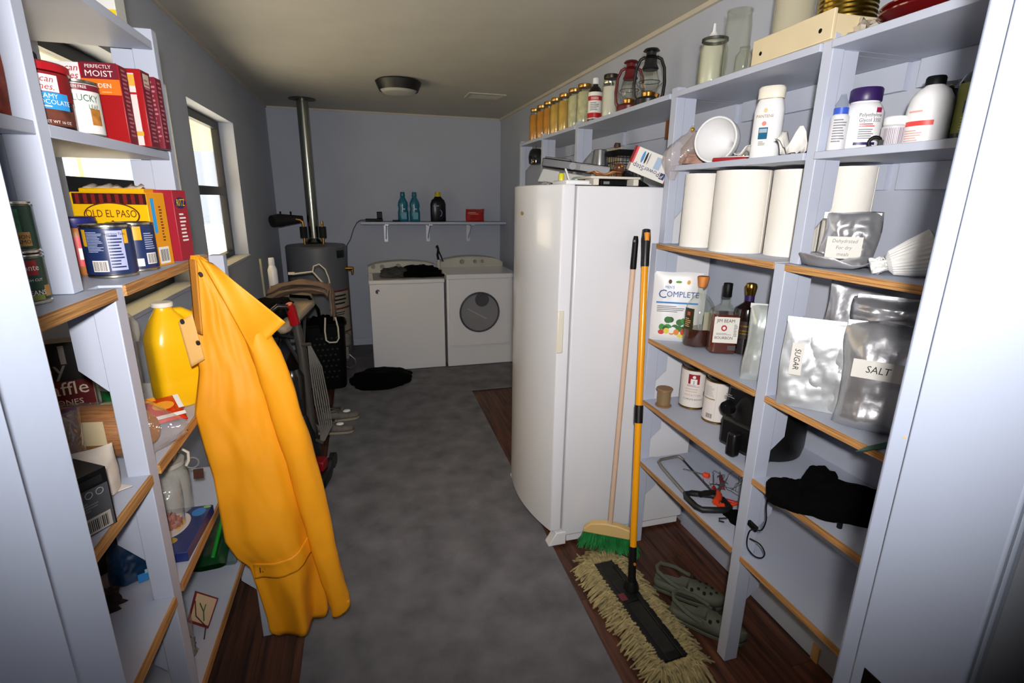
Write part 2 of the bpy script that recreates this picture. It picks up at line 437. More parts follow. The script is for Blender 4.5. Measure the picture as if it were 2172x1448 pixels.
# the room behind the doorway, which the doorway opens from
KIT = mat('kitchen_paint', '9a948a', 0.8)
struct('floor_2', B().box(-2.2, -2.6, -0.12, 2.6, .33, -.002), mat('kitchen_floor', '3b3028', 0.7), smooth=False)
struct('ceiling_2', B().box(-2.2, -2.6, 2.5, 2.6, .33, 2.62), KIT, smooth=False)
struct('wall_2', B().box(-2.2, -2.72, 0, 2.6, -2.6, 2.5), KIT, smooth=False)
struct('wall_3', B().box(-2.32, -2.72, 0, -2.2, .45, 2.5), KIT, smooth=False)
struct('wall_4', B().box(2.6, -2.72, 0, 2.72, .45, 2.5), KIT, smooth=False)
b = B(); b.box(-2.2, .33, 0, -1.0, .45, 2.5); b.box(1.70, .33, 0, 2.6, .45, 2.5)
struct('wall_5', b, KIT, smooth=False)
# outdoors: pale sunlit yard, porch roof over the windows
struct('ground', B().box(-40, -30, -.5, -1.0, 40, -.3), mat('dry_yard', 'd8ccb2', 0.9, var=.12, scale=.6), smooth=False)
struct('bounce_slab', B().box(-3.6, -6, -.35, -1.0, 14, -.28), mat('bounce_pale', 'ece6da', .9, var=.05, scale=3), smooth=False)  # added pale slab, bounces sunlight up through the windows onto the shelf undersides
def porch():
    pr = struct('porch_roof', B().box(-3.3, -2, 2.50, -1.0, 12, 2.58, M=Matrix.Shear('XY', 4, (0, 0)) if False else None), mat('porch_beam', 'e6d6ac', .8), smooth=False)
    for i in range(12):
        obj('board', B().box(-3.3+i*.19+.003, -2, 2.482, -3.3+(i+1)*.19-.003, 12, 2.4999), mat('porch_board', 'e8d6a4', .75), pr, smooth=False)
    obj('fascia', B().box(-3.36, -2, 2.33, -3.3, 12, 2.62), mat('porch_beam', 'e6d6ac', .8), pr, smooth=False)
    for y in (-1.0, 3.0, 7.6): obj('post', B().box(-3.32, y, -.3, -3.22, y+.1, 2.482), mat('porch_beam', 'e6d6ac', .8), pr, smooth=False)
porch()

# carpet remnant, L-shaped, on the wood floor
def carpet():
    m = mat('grey_carpet', '77767a', 0.95, var=0.26, scale=7.0, bump=1.0, bscale=260, spec=0.1, detail=9)
    poly = [(-.31, .452), (.765, .452), (.80, 2.0), (.84, 4.19), (1.53, 4.19), (1.53, 5.9), (-.34, 5.9), (-.32, 3.5)]
    tag(obj('carpet', B().prism(poly, 0.0005, .014), m, bev=.004), 'long grey carpet remnant laid down the middle of the dark wood floor', 'carpet')
carpet()

# ---------------------------------------------------------------- built-in shelving
def gusset(b, x_in, x_out, zt, y0, y1, drop=.14, slant=.05):
    b.prism([(x_in, zt), (x_out, zt), (x_out, zt-drop), (x_in, zt-drop-slant)], y0, y1, 'Y')
def shelving_right():
    t = thing('shelving_unit', 'grey-blue painted built-in shelving along the right wall, lower shelves deeper', 'shelves', (1.36, 1.2, 0))
    def part(n, b, m=PAINT, p=t, **k):
        for v in b.b.verts: v.co -= Vector((1.36, 1.2, 0))
        return obj(n, b, m, p, **k)
    for z in (1.475, 1.06, .766, .463):
        for y0, y1 in ((.452, 1.235), (1.281, 1.944)):
            sb = B().box(1.196, y0, z-.02, 1.5395, y1, z)
            if y0 < 1: sb.box(1.2506, y1, z-.02, 1.5395, 1.281, z)
            s = part('shelf', sb, smooth=False)
            part('raw_edge', B().box(1.1905, y0, z-.0202, 1.196, y1, z-.0005), PLY, s, smooth=False)
            part('cleat', B().box(1.518, y0, z-.075, 1.5395, y1, z-.021), smooth=False)
    for y in (1.236, 1.945):
        part('post', B().box(1.195, y, .0005, 1.25, y+.044, 1.473), bev=.002)
        for z in (1.455, 1.04, .746, .443):
            b = B(); gusset(b, 1.2501, 1.305, z, y+.008, y+.036); part('bracket', b, smooth=False)
    bays = ((.452, 1.209), (1.246, 1.924), (1.966, 2.909), (2.951, 3.514), (3.551, 4.029))
    for i, (y0, y1) in enumerate(bays):
        for z in ((2.06, 1.785) if i < 2 else (2.06,)):
            sb = B().box(1.205, y0, z-.02, 1.5395, y1, z)
            if i < 4: sb.box(1.2526, y1, z-.02, 1.5395, bays[i+1][0], z)
            part('shelf', sb, bev=.0015)
            part('cleat', B().box(1.52, y0, z-.095, 1.5395, y1, z-.021), smooth=False)
    for i, (y, wd) in enumerate(((1.21, .035), (1.925, .04), (2.91, .04), (3.515, .035), (4.03, .035))):
        part('post', B().box(1.213, y, 1.476, 1.252, y+wd, 2.078), bev=.002)
        for z in (2.04, 1.765) if i < 2 else (2.04,):
            b = B(); gusset(b, 1.2521, 1.305, z, y+.005, y+wd-.005, .13 if i < 2 else .12, .06); part('bracket', b, smooth=False)
    part('wood_block', B().box(1.505, 2.42, 1.95, 1.5199, 2.47, 2.04), woodmat('raw_block', '8a4f26', 'b87440', axis='Z'), smooth=False)
shelving_right()
def shelving_left():
    t = thing('shelving_unit', 'grey-blue painted built-in shelving along the left wall under the black-framed windows', 'shelves', (-.66, 1.2, 0))
    def part(n, b, m=PAINT, p=t, **k):
        for v in b.b.verts: v.co -= Vector((-.66, 1.2, 0))
        return obj(n, b, m, p, **k)
    for z in (1.472, 1.067, .75, .43):
        for y0, y1 in ((.452, 1.159), (1.203, 1.80)):
            sb = B().box(-.8495, y0, z-.022, -.476, y1, z)
            if y0 < 1: sb.box(-.8495, y1, z-.022, -.5176, 1.203, z)
            s = part('shelf', sb, smooth=False)
            part('raw_edge', B().box(-.476, y0, z-.0222, -.470, y1, z-.0005), PLY, s, smooth=False)
            part('cleat', B().box(-.8495, y0, z-.08, -.83, y1, z-.0225), smooth=False)
    for y, x in ((1.16, -.517), (1.803, -.470)):
        part('post', B().box(x, y, .0005, x+.042, y+.042, 1.468), bev=.002)
        for z in (1.449, 1.044, .727, .407):
            b = B(); gusset(b, x-.0001, x-.046, z, y+.004, y+.034); part('bracket', b, smooth=False)
    for y0, y1 in ((.452, 1.099), (1.141, 1.744)):
        for z in (1.765, 2.045):
            sb = B().box(-.8495, y0, z-.022, -.515, y1, z)
            if y0 < 1: sb.box(-.8495, y1, z-.022, -.5656, 1.141, z)
            part('shelf', sb, bev=.0015)
            part('cleat', B().box(-.8495, y0, z-.10, -.83, y1, z-.0225), smooth=False)
    for y in (1.10, 1.745):
        part('post', B().box(-.565, y, 1.473, -.512, y+.036, 2.075), bev=.002)
        for z in (2.022, 1.742):
            b = B(); gusset(b, -.5651, -.615, z, y+.004, y+.032, .12, .05); part('bracket', b, smooth=False)
shelving_left()

# ---------------------------------------------------------------- refrigerator
def fridge():
    x0 = .845; y0, y1 = 2.005, 2.70; H = 1.705
    t = thing('refrigerator', 'tall white upright refrigerator with a bowed front, beside the right shelving', 'refrigerator', (1.18, 2.35, 0))
    O = Vector((1.18, 2.35, 0))
    def part(n, b, m=ENAMEL, p=t, **k):
        for v in b.b.verts: v.co -= O
        return obj(n, b, m, p, **k)
    part('body', B().box(x0, y0, .06, 1.515, y1, H), bev=.006)
    part('base', B().box(x0+.03, y0+.015, .016, 1.5, y1-.015, .0601), WHITE, bev=.002)
    n = 22
    pts = [(x0-.008, y0+.004), (x0-.055, y0+.004)]
    for i in range(n+1):
        u = i/n; pts.append((x0-.062-.062*(1-(2*u-1)**2), y0+.006+(y1-y0-.012)*u))
    pts += [(x0-.055, y1-.004), (x0-.008, y1-.004)]
    d = part('door', B().prism(pts, .095, H+.004), bev=.004, ang=25)
    part('gasket', B().box(x0-.009, y0+.012, .10, x0, y1-.012, H-.004), mat('gasket_grey', '9a9a9e', .6), smooth=False)
    # grip strip set in the door's free edge
    g = part('door_handle', B().box(x0-.066, y0-.004, 1.0, x0-.036, y0+.006, 1.19), mat('handle_plastic', 'dcd6c2', .35), d, bev=.006)
    part('foot', B().prism([(x0-.07, .015), (x0+.02, .015), (x0+.02, .085), (x0-.03, .085)], y0-.004, y0+.05, 'Y'), WHITE, bev=.004)
    part('foot', B().prism([(x0-.07, .015), (x0+.02, .015), (x0+.02, .085), (x0-.03, .085)], y1-.05, y1+.004, 'Y'), WHITE, bev=.004)
    flat(d, 'badge', Vector((x0-.1245, 2.36, 1.585))-O, .05, .018, mat('gold_badge', 'c3a468', .4, .6), (0, -1, 0), shape='oval')
fridge()

# ---------------------------------------------------------------- laundry end
def knob(b, p, r, n):
    b.cyl(p, Vector(p)+Vector(n)*.022, r, r*.85, 16)
def washer():
    t = thing('washing_machine', 'white top-loading washing machine with five console knobs, left of the dryer', 'washing machine', (.37, 5.2, 0))
    O = Vector((.37, 5.2, 0))
    def part(n, b, m=ENAMEL, p=t, **k):
        for v in b.b.verts: v.co -= O
        return obj(n, b, m, p, **k)
    part('cabinet', B().box(.022, 4.87, .02, .716, 5.55, .868), bev=.008)
    part('top_deck', B().box(.018, 4.862, .8685, .72, 5.40, .905), ENAMEL, bev=.006)
    part('lid', B().box(.06, 4.88, .9051, .68, 5.30, .914), mat('lid_grey', '8f8d87', .4), bev=.004)
    n = 14
    arch = [(.02, .9)]+[(.02+.70*i/n, .965+.055*sin(pi*min(1, max(0, i/n)))**.55) for i in range(n+1)]+[(.72, .9)]
    c = part('console', B().prism(arch, 5.40, 5.56, 'Y'), mat('console_grey', 'b9b6ab', .4), bev=.008)
    for x in (.075, .165, .325, .475, .555):
        b = B(); knob(b, (x, 5.40, .965), .022 if x != .325 else .028, (0, -1, 0)); part('knob', b, mat('knob_grey', '8d8b85', .3), c)
    for x in (.06, .67):
        for y in (4.92, 5.5): part('foot', B().cyl((x, y, .0145), (x, y, .0201), .02), BLACK)
    s = part('sticker', B().cyl((.095, 4.8695, .80), (.095, 4.8685, .80), .026, seg=20), mat('sticker_white', 'd8d8e4', .4))
    part('sticker_print', B().prism([(-.02, -.012), (0, -.022), (.004, .0), (-.004, .02), (-.018, .012)], 0, .0006, 'Y', M=Matrix.Translation((.095, 4.8676, .80))), mat('sticker_blue', '23304f', .4), s)
    part('sticker_print', B().prism([(0, .006), (.02, .002), (.012, .02), (-.004, .022)], 0, .0006, 'Y', M=Matrix.Translation((.095, 4.8676, .80))), mat('sticker_red', 'a0343a', .4), s)
washer()
def dryer():
    t = thing('clothes_dryer', 'white front-loading clothes dryer with a round see-through door, partly behind the refrigerator', 'dryer', (1.09, 5.2, 0))
    O = Vector((1.09, 5.2, 0))
    def part(n, b, m=ENAMEL, p=t, **k):
        for v in b.b.verts: v.co -= O
        return obj(n, b, m, p, **k)
    cx, cz, r = 1.055, .57, .20
    # cabinet with a round hole in its front
    b = B(); b.box(.738, 4.86, .02, 1.44, 5.55, .90)
    part('cabinet', b, bev=.008)
    n = 32
    b = B(); sq = []; ci = []
    for i in range(n):
        a = 2*pi*i/n; ci.append((cx+r*cos(a), cz+r*sin(a)))
        s = 1/max(abs(cos(a)), abs(sin(a))); sq.append((cx+.295*s*cos(a), cz+.33*s*sin(a)))
    for y in (4.83, 4.8595):
        pass
    v = [[b.b.verts.new((p[0], y, p[1])) for p in L] for y in (4.83, 4.8595) for L in (ci, sq)]
    for i in range(n):
        j = (i+1) % n
        b.b.faces.new((v[0][i], v[0][j], v[1][j], v[1][i])); b.b.faces.new((v[2][i], v[3][i], v[3][j], v[2][j]))
        b.b.faces.new((v[0][i], v[2][i], v[2][j], v[0][j])); b.b.faces.new((v[1][i], v[1][j], v[3][j], v[3][i]))
    part('front_panel', b, bev=0, ang=30)
    part('drum_recess', B().cyl((cx, 4.8598, cz), (cx, 4.8585, cz), r), mat('drum_dark', '8b8b90', .5))
    d = B(); d.tube([(cx+(r-.006)*cos(2*pi*i/n), 4.826, cz+(r-.006)*sin(2*pi*i/n)) for i in range(n)], .009, 8, True)
    dr = part('door', d, mat('door_ring', '4a4a4e', .3))
    part('door_glass', B().lathe([(.001, -.002), (r-.012, 0)], 32, M=Matrix.Translation((cx, 4.835, cz)) @ Matrix.Rotation(radians(90), 4, 'X')), GLASS, dr)
    part('lint_screen', B().cyl((cx+.03, 4.848, cz+.12), (cx+.03, 4.857, cz+.12), .07, seg=24), mat('screen_grey', '4a4a50', .5), dr)
    for k in range(1):
        q = B().box(-.11, -.006, -.004, .11, .0, .004, M=Matrix.Translation((cx-.02, 4.852, cz-.02)) @ Matrix.Rotation(radians(30+60*k), 4, 'Y'))
        part('drum_vane', q, mat('drum_light', 'b5b5ba', .4), dr, smooth=False)
    part('top_deck', B().box(.735, 4.835, .9005, 1.443, 5.42, .945), ENAMEL, bev=.006)
    m = 12
    arch = [(.74, .93)]+[(.74+.70*i/m, .99+.065*sin(pi*i/m)**.5) for i in range(m+1)]+[(1.44, .93)]
    c = part('console', B().prism(arch, 5.40, 5.56, 'Y'), mat('console_grey', 'b9b6ab', .4), bev=.008)
    for x in (.99, 1.13, 1.21):
        b = B(); knob(b, (x, 5.40, 1.0), .026 if x < 1 else .02, (0, -1, 0)); part('knob', b, mat('knob_grey', '8d8b85', .3), c)
    for x in (.78, 1.39):
        for y in (4.92, 5.5): part('foot', B().cyl((x, y, .0145), (x, y, .0201), .02), BLACK)
dryer()
def heater():
    cx, cy, r = -.445, 5.32, .278
    t = thing('water_heater', 'tall grey cylindrical water heater in the far left corner with a metal flue', 'water heater', (cx, cy, 0))
    g = mat('heater_grey', '5f6267', .45)
    obj('tank', B().lathe([(r-.01, .12), (r, .13), (r, 1.185), (r-.012, 1.2), (.05, 1.207)], 48), g, t, ang=30)
    for a in (0, 2.1, 4.2): obj('leg', B().cyl((.2*cos(a), .2*sin(a), .0145), (.2*cos(a), .2*sin(a), .1201), .02), g, t)
    f = obj('flue', B().cyl((-.015, .06, 1.245), (-.015, .06, 2.499), .052, seg=28), mat('galvanised', 'a3a69c', .22, 1.0), t)
    obj('ceiling_collar', B().lathe([(.118, 2.492), (.115, 2.498)], 28, cx=-.015, cy=.06), mat('collar_dark', '4a4742', .5, .6), f)
    obj('draft_hood', B().lathe([(.075, 1.208), (.085, 1.225), (.055, 1.26)], 24, cx=-.015, cy=.06), mat('galvanised', '', .22, 1), t)
    ins = mat('pipe_insulation', '161616', .8)
    for x in (-.10, .07):
        obj('pipe', B().cyl((x, .0, 1.205), (x, .0, 1.42), .012), BRASS, t)
        obj('insulation', B().cyl((x, .0, 1.265), (x, .0, 1.37), .034), ins, t)
    obj('pipe', B().tube([(-.10, 0, 1.41), (-.12, 0, 1.43), (-.16, 0, 1.437)], .013), BRASS, t)
    obj('insulation', B().tube([(-.10, .05, 1.44), (-.2, .03, 1.435), (-.3, .0, 1.43), (-.36, -.05, 1.42)], [.03, .045, .06, .055], 12), ins, t)
    for k in (-.29, -.2): obj('insulation_tie', B().cyl((k, .01, 1.475), (k, .01, 1.51), .008), ins, t)
    patch(t, 'badge', r, 1.09, 1.16, .75, 1.12, mat('badge_green', '0e1f1a', .4), d=.003)
    patch(t, 'warning_label', r, .30, .78, .35, 1.25, mat('label_cream', '9c988a', .6), d=.001)
    for z in (.77, .60, .36): patch(t, 'label_band', r, z, z+.016, .35, 1.25, mat('label_red', '6d1620', .6), d=.002)
    print_cyl(t, r+.001, .64, .75, .5, 1.1, 3, INK, seed=6); print_cyl(t, r+.001, .54, .58, .5, 1.1, 2, INK, seed=7)
    print_cyl(t, r+.001, .40, .52, .5, 1.1, 6, GREYINK)
    obj('temperature_valve', B().cyl((.26, -.1, .98), (.33, -.12, .98), .018).cyl((.32, -.12, .99), (.32, -.12, .93), .012), BRASS, t)
    obj('gas_valve', B().lathe([(.05, 0), (.07, .02), (.07, .10), (.045, .13)], 18, M=Matrix.Translation((.2, -.27, .25))).box(.17, -.35, .14, .24, -.25, .26), mat('valve_grey', '77746b', .5), t)
    obj('gas_line', B().tube([(.24, -.3, .17), (.29, -.32, .12), (.30, -.32, .06), (.24, -.31, .03), (.18, -.30, .06), (.17, -.29, .14)], .008), STEEL, t)
heater()
def back_shelf():
    t = thing('wall_shelf', 'long pale wall shelf on three brackets above the washing machine', 'shelf', (.75, 5.77, 1.375))
    obj('board', B().box(-.77, -.15, 0, .785, .1495, .025), PAINT, t, bev=.002)
    for x in (-.51, -.05, .41):
        b = B(); b.box(x-.02, .138, -.20, x+.02, .1495, -.0005); b.box(x-.02, -.13, -.012, x+.02, .138, -.0005)
        b.prism([(.137, -.17), (.137, -.14), (-.08, -.0125), (-.10, -.0125)], x-.005, x+.005, 'X')
        obj('bracket', b, mat('bracket_metal', 'd5d8de', .4, .3), t, smooth=False)
back_shelf()
def lamp():
    t = thing('ceiling_light', 'round dark flush-mount ceiling light with a grey diffuser, switched off', 'lamp', (.325, 4.33, 2.5))
    obj('rim', B().lathe([(.155, -.001), (.172, -.012), (.165, -.03), (.145, -.075), (.138, -.07)], 40, cap=True), mat('dark_bronze', '15120f', .45), t)
    obj('diffuser', B().lathe([(.137, -.068), (.12, -.088), (.07, -.098), (.01, -.10)], 40), mat('lamp_diffuser', 'a8a69e', .5), t)
lamp()
def vent():
    t = thing('ceiling_vent', 'pale louvred air vent in the ceiling near the far right corner', 'vent', (1.08, 4.69, 2.5))
    b = B(); b.box(-.16, -.115, -.008, .16, -.085, -.0005); b.box(-.16, .085, -.008, .16, .115, -.0005); b.box(-.16, -.085, -.008, -.13, .085, -.0005); b.box(.13, -.085, -.008, .16, .085, -.0005)
    obj('frame', b, CEIL, t, smooth=False)
    for i in range(9):
        y = -.076+i*.019
        obj('slat', B().box(-.13, -.009, -.001, .13, .009, .0005, M=Matrix.Translation((0, y, -.007)) @ Matrix.Rotation(radians(28), 4, 'X')), CEIL, t, smooth=False)
vent()
# ================================================================ things on the right shelving
AMBER = mat('amber_liquid', 'c98512', 0.25, coat=.4, var=.25, scale=9)
HONEY = mat('pale_honey', 'd0a545', 0.3, coat=.4, var=.25, scale=9)
PALE = mat('pale_grain', 'b9b48c', 0.5, var=.3, scale=25)
def jar_top(name, label, loc, r, h, fill=None, level=.85, lid=BRASS, group=None, lidh=.018, neck=.8):
    t = thing(name, label, 'jar', loc, 0, group)
    obj('glass', B().lathe([(r*.55, .0), (r*.93, .002), (r, .012), (r, h*.76), (r*neck, h*.88), (r*neck, h-.002)], 28), JARGLASS, t)
    if fill: obj('contents', B().lathe([(r*.5, .004), (r*.9, .006), (r*.95, .016), (r*.95, min(h*.76, h*level)), (r*neck*.93, h*level+.0005)], 24), fill, t)
    if lid: obj('lid', B().lathe([(r*neck+.003, h-lidh), (r*neck+.004, h-lidh+.002), (r*neck+.004, h-.001), (r*neck+.001, h+.002)], 28), lid, t)
    return t
ords = ('furthest', 'second furthest', 'third furthest', 'fourth furthest')
ys = (3.86, 3.70, 3.56, 3.42, 3.27, 3.11, 2.97)
for i, y in enumerate(ys):
    if i < 4: lab, f = f'{ords[i]} of the tall jars of amber liquid on the top right shelf', AMBER if i < 3 else HONEY
    else: lab, f = (f'pale yellow filled jar next to the {"amber jars" if i == 4 else "black bottle"} on the top right shelf', HONEY if i == 4 else PALE) if i != 5 else ('pale jar midway along the row on the top right shelf, between two others', PALE)
    jar_top('mason_jar', lab, (1.268, y, 2.0605), .043, .222, f, .82, BRASS, 'jars in a row on the top right shelf')
def peroxide():
    t = thing('medicine_bottle', 'dark brown bottle with white cap and red and white label on the top right shelf', 'bottle', (1.272, 2.83, 2.0605), face(1.27, 2.83))
    obj('bottle', B().lathe([(.034, 0), (.037, .006), (.037, .155), (.030, .175), (.014, .19), (.014, .20)], 24), mat('brown_bottle', '120a08', .2, coat=.5), t)
    obj('cap', B().lathe([(.0165, .197), (.0165, .224), (.014, .228)], 20), WHITE, t)
    l = patch(t, 'label', .037, .02, .155, -1.4, 1.4, PAPER)
    for a, c in ((.024, .05), (.112, .135)): patch(l, 'label_band', .037, a, c, -1.4, 1.4, RED, d=.0008)
    print_cyl(t, .037, .06, .105, -.7, .7, 5, GREYINK); print_cyl(t, .0385, .115, .13, -.6, .6, 2, PAPER, seed=6)
peroxide()
jar_top('mason_jar', 'clear empty jar tucked just behind the brown bottle on the top right shelf', (1.31, 2.73, 2.0605), .04, .20, PALE, .3, TIN)
jar_top('mason_jar', 'clear jar of white powder beside the red lantern on the top right shelf', (1.272, 2.64, 2.0605), .042, .205, mat('white_powder', 'cfccc0', .8), .72, mat('dark_lid', '3a352c', .4, .8))
def lantern(label, loc, m, s=1.0, rz=0):
    t = thing('hurricane_lantern', label, 'lantern', loc, rz)
    obj('fuel_tank', B().lathe([(.05*s, 0), (.058*s, .004), (.060*s, .03*s), (.05*s, .04*s), (.025*s, .046*s)], 28), m, t)
    obj('burner', B().lathe([(.026*s, .045*s), (.03*s, .06*s), (.018*s, .068*s)], 20), BRASS, t)
    obj('filler_cap', B().cyl((.035*s, -.035*s, .036*s), (.04*s, -.04*s, .05*s), .009*s), BRASS, t)
    obj('glass_globe', B().lathe([(.03*s, .062*s), (.043*s, .085*s), (.044*s, .11*s), (.034*s, .145*s), (.03*s, .155*s)], 28), JARGLASS, t)
    h = obj('hood', B().lathe([(.033*s, .152*s), (.037*s, .158*s), (.028*s, .175*s), (.026*s, .195*s), (.034*s, .20*s), (.022*s, .21*s), (.021*s, .225*s), (.036*s, .228*s), (.03*s, .236*s), (.008*s, .24*s)], 28), m, t)
    for sx in (-1, 1):
        obj('side_tube', B().tube([(sx*.05*s, 0, .03*s), (sx*.062*s, 0, .05*s), (sx*.066*s, 0, .10*s), (sx*.06*s, 0, .16*s), (sx*.045*s, 0, .195*s), (sx*.025*s, 0, .205*s)], .007*s, 10), m, t)
    obj('wire_guard', B().tube([(.047*s*cos(a), .047*s*sin(a), .105*s) for a in [2*pi*i/24 for i in range(24)]], .0015*s, 6, True), m, t)
    obj('bail_handle', B().tube([(-.067*s, 0, .14*s)]+[(-.067*s*cos(pi*i/10)*1.02, .05*s*sin(pi*i/10)+.005, .14*s-.06*s*sin(pi*i/10)) for i in range(11)]+[(.067*s, 0, .14*s)], .0016*s, 6), STEEL, t)
lantern('dark red hurricane lantern with clear globe on the top right shelf', (1.285, 2.46, 2.0605), mat('red_enamel', '5c0e14', .35, coat=.3), .98, face(1.28, 2.46))
lantern('black hurricane lantern with clear globe on the top right shelf', (1.29, 2.285, 2.0605), mat('black_enamel', '0d0f0e', .35, coat=.3), 1.02, face(1.29, 2.28))
# top shelf, middle bay
def squeeze():
    t = thing('squeeze_bottle', 'white translucent squeeze bottle with a pointed cap behind the glass jar', 'bottle', (1.325, 1.89, 2.0605))
    obj('bottle', B().lathe([(.038, 0), (.042, .006), (.042, .15), (.036, .162)], 24), mat('translucent_white', 'c9c7b8', .4), t)
    obj('cap', B().lathe([(.038, .160), (.038, .178), (.02, .19), (.007, .21), (.004, .235)], 24), WHITE, t)
squeeze()
jar_top('glass_jar', 'short clear mason jar with a zinc rim on the top shelf edge', (1.27, 1.80, 2.0605), .049, .155, None, 0, None, neck=.86)
obj('zinc_ring', B().lathe([(.044, .146), (.046, .147), (.046, .156), (.043, .157), (.042, .150)], 28, cap=False), mat('zinc', '6c6c66', .4, 1), C.objects['glass_jar'])
jar_top('glass_jar', 'tall clear glass jar without a lid next to the short mason jar', (1.275, 1.685, 2.0605), .043, .215, None, 0, None, neck=.93)
obj('rim', B().lathe([(.040, .205), (.043, .206), (.043, .217), (.040, .218)], 28, cap=False), GLASS, C.objects['glass_jar.001'])
jar_top('glass_bottle', 'small clear glass bottle behind the tall glass jar', (1.37, 1.76, 2.0605), .03, .13, None, 0, None, neck=.6)
def tray_box():
    t = thing('metal_box', 'flat cream metal box with screw holes lying on the top right shelf', 'box', (1.36, 1.35, 2.0605), -.04)
    m = mat('cream_metal', 'd9c8a4', .5, var=.05)
    obj('shell', B().box(-.148, -.145, 0, .15, .155, .062), m, t, bev=.004)
    obj('flange', B().box(-.158, -.15, 0, -.1481, .16, .072), m, t, bev=.002)
    for y in (-.11, .12): obj('screw_hole', B().cyl((-.1585, y, .028), (-.157, y, .028), .006, seg=12), BLACK, t)
tray_box()
def big_jar():
    t = thing('plastic_jar', 'large translucent plastic jar standing on the cream metal box', 'jar', (1.33, 1.50, 2.123))
    obj('jar', B().lathe([(.045, 0), (.056, .006), (.057, .18), (.05, .20), (.05, .23)], 28), glassy('cloudy_plastic', body=.45, bodycol='cfc7a8', rough=.15), t)
    obj('lid', B().lathe([(.054, .22), (.054, .245), (.05, .25)], 28), WHITE, t)
big_jar()
def gold_can():
    t = thing('food_can', 'large ribbed gold-coloured can on the cream metal box', 'can', (1.36, 1.33, 2.123))
    m = mat('gold_lacquer', 'a8883a', .22, 1.0)
    pr = [(.074, 0), (.077, .002), (.077, .007), (.074, .01)]
    for k in range(9): pr += [(.074, .02+k*.012), (.0765, .026+k*.012)]
    pr += [(.074, .14), (.074, .17), (.077, .173), (.077, .178), (.073, .179)]
    obj('body', B().lathe(pr, 36), m, t)
gold_can()
def crumple(name, label, loc, r, m, seed=1, cat='bag', amp=.5, rz=0, freq=2.5, seg=28, n=16):
    o = obj(name, heap_bm(r[0], r[1], r[2], seed, amp, freq, seg, n, .08), m, loc=loc, rot=(0, 0, rz)); return tag(o, label, cat)
crumple('paper_bag', 'crumpled pale bag between the cream box and the red plates on the top shelf', (1.31, 1.205, 2.0605), (.05, .045, .035), mat('dirty_white_paper', 'b5aa98', .7, var=.3, scale=20), 4, amp=.6)
def plates():
    g = 'red plates on the top right shelf'
    m = mat('red_glaze', '5d0a0d', .15, coat=.6)
    for i, lab in ((0, 'dark red glazed plate at the bottom of the pair on the top right shelf'), (1, 'dark red glazed plate stacked on top of another on the top right shelf')):
        t = thing('plate', lab, 'plate', (1.34, 1.05, 2.0605+i*.013), 0, g)
        obj('dish', B().lathe([(.05, 0), (.055, .003), (.085, .012), (.118, .03), (.119, .033), (.084, .018), (.05, .008)], 40), m, t)
        obj('foot_ring', B().lathe([(.05, -.0003), (.052, .0)], 30), m, t)
plates()
jar_top('drinking_glass', 'clear tall drinking glass behind the red plates on the top shelf', (1.44, 1.14, 2.0605), .035, .20, None, 0, None, neck=1.1)
def red_pack():
    t = thing('packet', 'red and orange packet at the door end of the top right shelf', 'packet', (1.30, .86, 2.0605), face(1.3, .86))
    obj('packet', pouch_bm(.10, .16, .04, 3, .004), mat('red_foil', '7d1712', .3, coat=.3), t)
    flat(t, 'label_patch', (.0, -.024, .07), .05, .05, ORANGE, shape='oval')
red_pack()
# second shelf, middle bay
def bag_small():
    t = thing('plastic_bag', 'knotted clear plastic bag of pinkish food hanging over the shelf edge beside the funnel', 'bag', (1.27, 1.885, 1.7855), -.5)
    b = B()
    def f(u, v):
        a = 2*pi*u; k = .065*(sin(pi*min(1, v*1.15+.05))**.7 if v < .82 else .38*(1-v)*2+.04)
        k *= 1+.3*nz(cos(a)*2, sin(a)*2, v*4, 3)
        return Vector((k*cos(a)*1.15-.05*(1-v)**2, k*sin(a)*.8, .155*v-.055*(1-v)**3*(1 if cos(a) < 0.1 else 0)))
    b.grid(f, 24, 16, True)
    obj('film', b, glassy('bag_film', body=.22, bodycol='d8c0b0', rough=.12, bump=.6), t)
    obj('contents', heap_bm(.045, .035, .035, 5, .35), mat('pink_food', 'a98272', .7, var=.3, scale=30), t, loc=(.01, 0, .006))
    obj('twist_tie', B().ball((0, 0, .135), .009), mat('gold_tie', 'd8a030', .25, .8), t)
bag_small()
def funnel():
    t = thing('funnel', 'large white plastic funnel lying on its side on the second shelf', 'funnel', (1.315, 1.745, 1.7855+.078), rot=(radians(88), 0, radians(-62)))
    b = B()
    b.lathe([(.012, -.10), (.014, -.06), (.02, -.05), (.076, .035), (.078, .05), (.078, .072), (.074, .072), (.073, .05), (.018, -.045), (.010, -.06), (.009, -.1)], 40, cap=False)
    obj('cone', b, WHITE, t)
    obj('rim', B().tube([(.078*cos(2*pi*i/40), .078*sin(2*pi*i/40), .072) for i in range(40)], .0022, 6, True), WHITE, t)
funnel()
def multitool():
    t = thing('hand_tool', 'flat red hand tool lying under scraps of paper at the shelf edge', 'tool', (1.262, 1.625, 1.7855), face(1.26, 1.62)-.25)
    obj('handle', B().box(-.06, -.02, 0, .055, .02, .014), mat('red_tool', '9c1a20', .35), t, bev=.005)
    obj('blade', B().prism([(-.03, -.012), (.07, -.004), (.075, .006), (-.03, .012)], .0141, .018), STEEL, t)
    obj('pivot', B().cyl((.04, 0, .0181), (.04, 0, .021), .008), BRASS, t)
multitool()
def sheet(name, label, loc, w, h, m, seed, rz=0, fold=.02, cat='paper', lines=0):
    b = B()
    b.grid(lambda u, v: Vector(((u-.5)*w, (v-.5)*h, abs(fold*2*(nz(u*2.2, v*2.2, 0, seed))+fold*1.2*abs(u-.5)*2))), 14, 10)
    o = obj(name, b, m, loc=loc, rot=(0, 0, rz), solid=.0006, ang=80); return tag(o, label, cat)
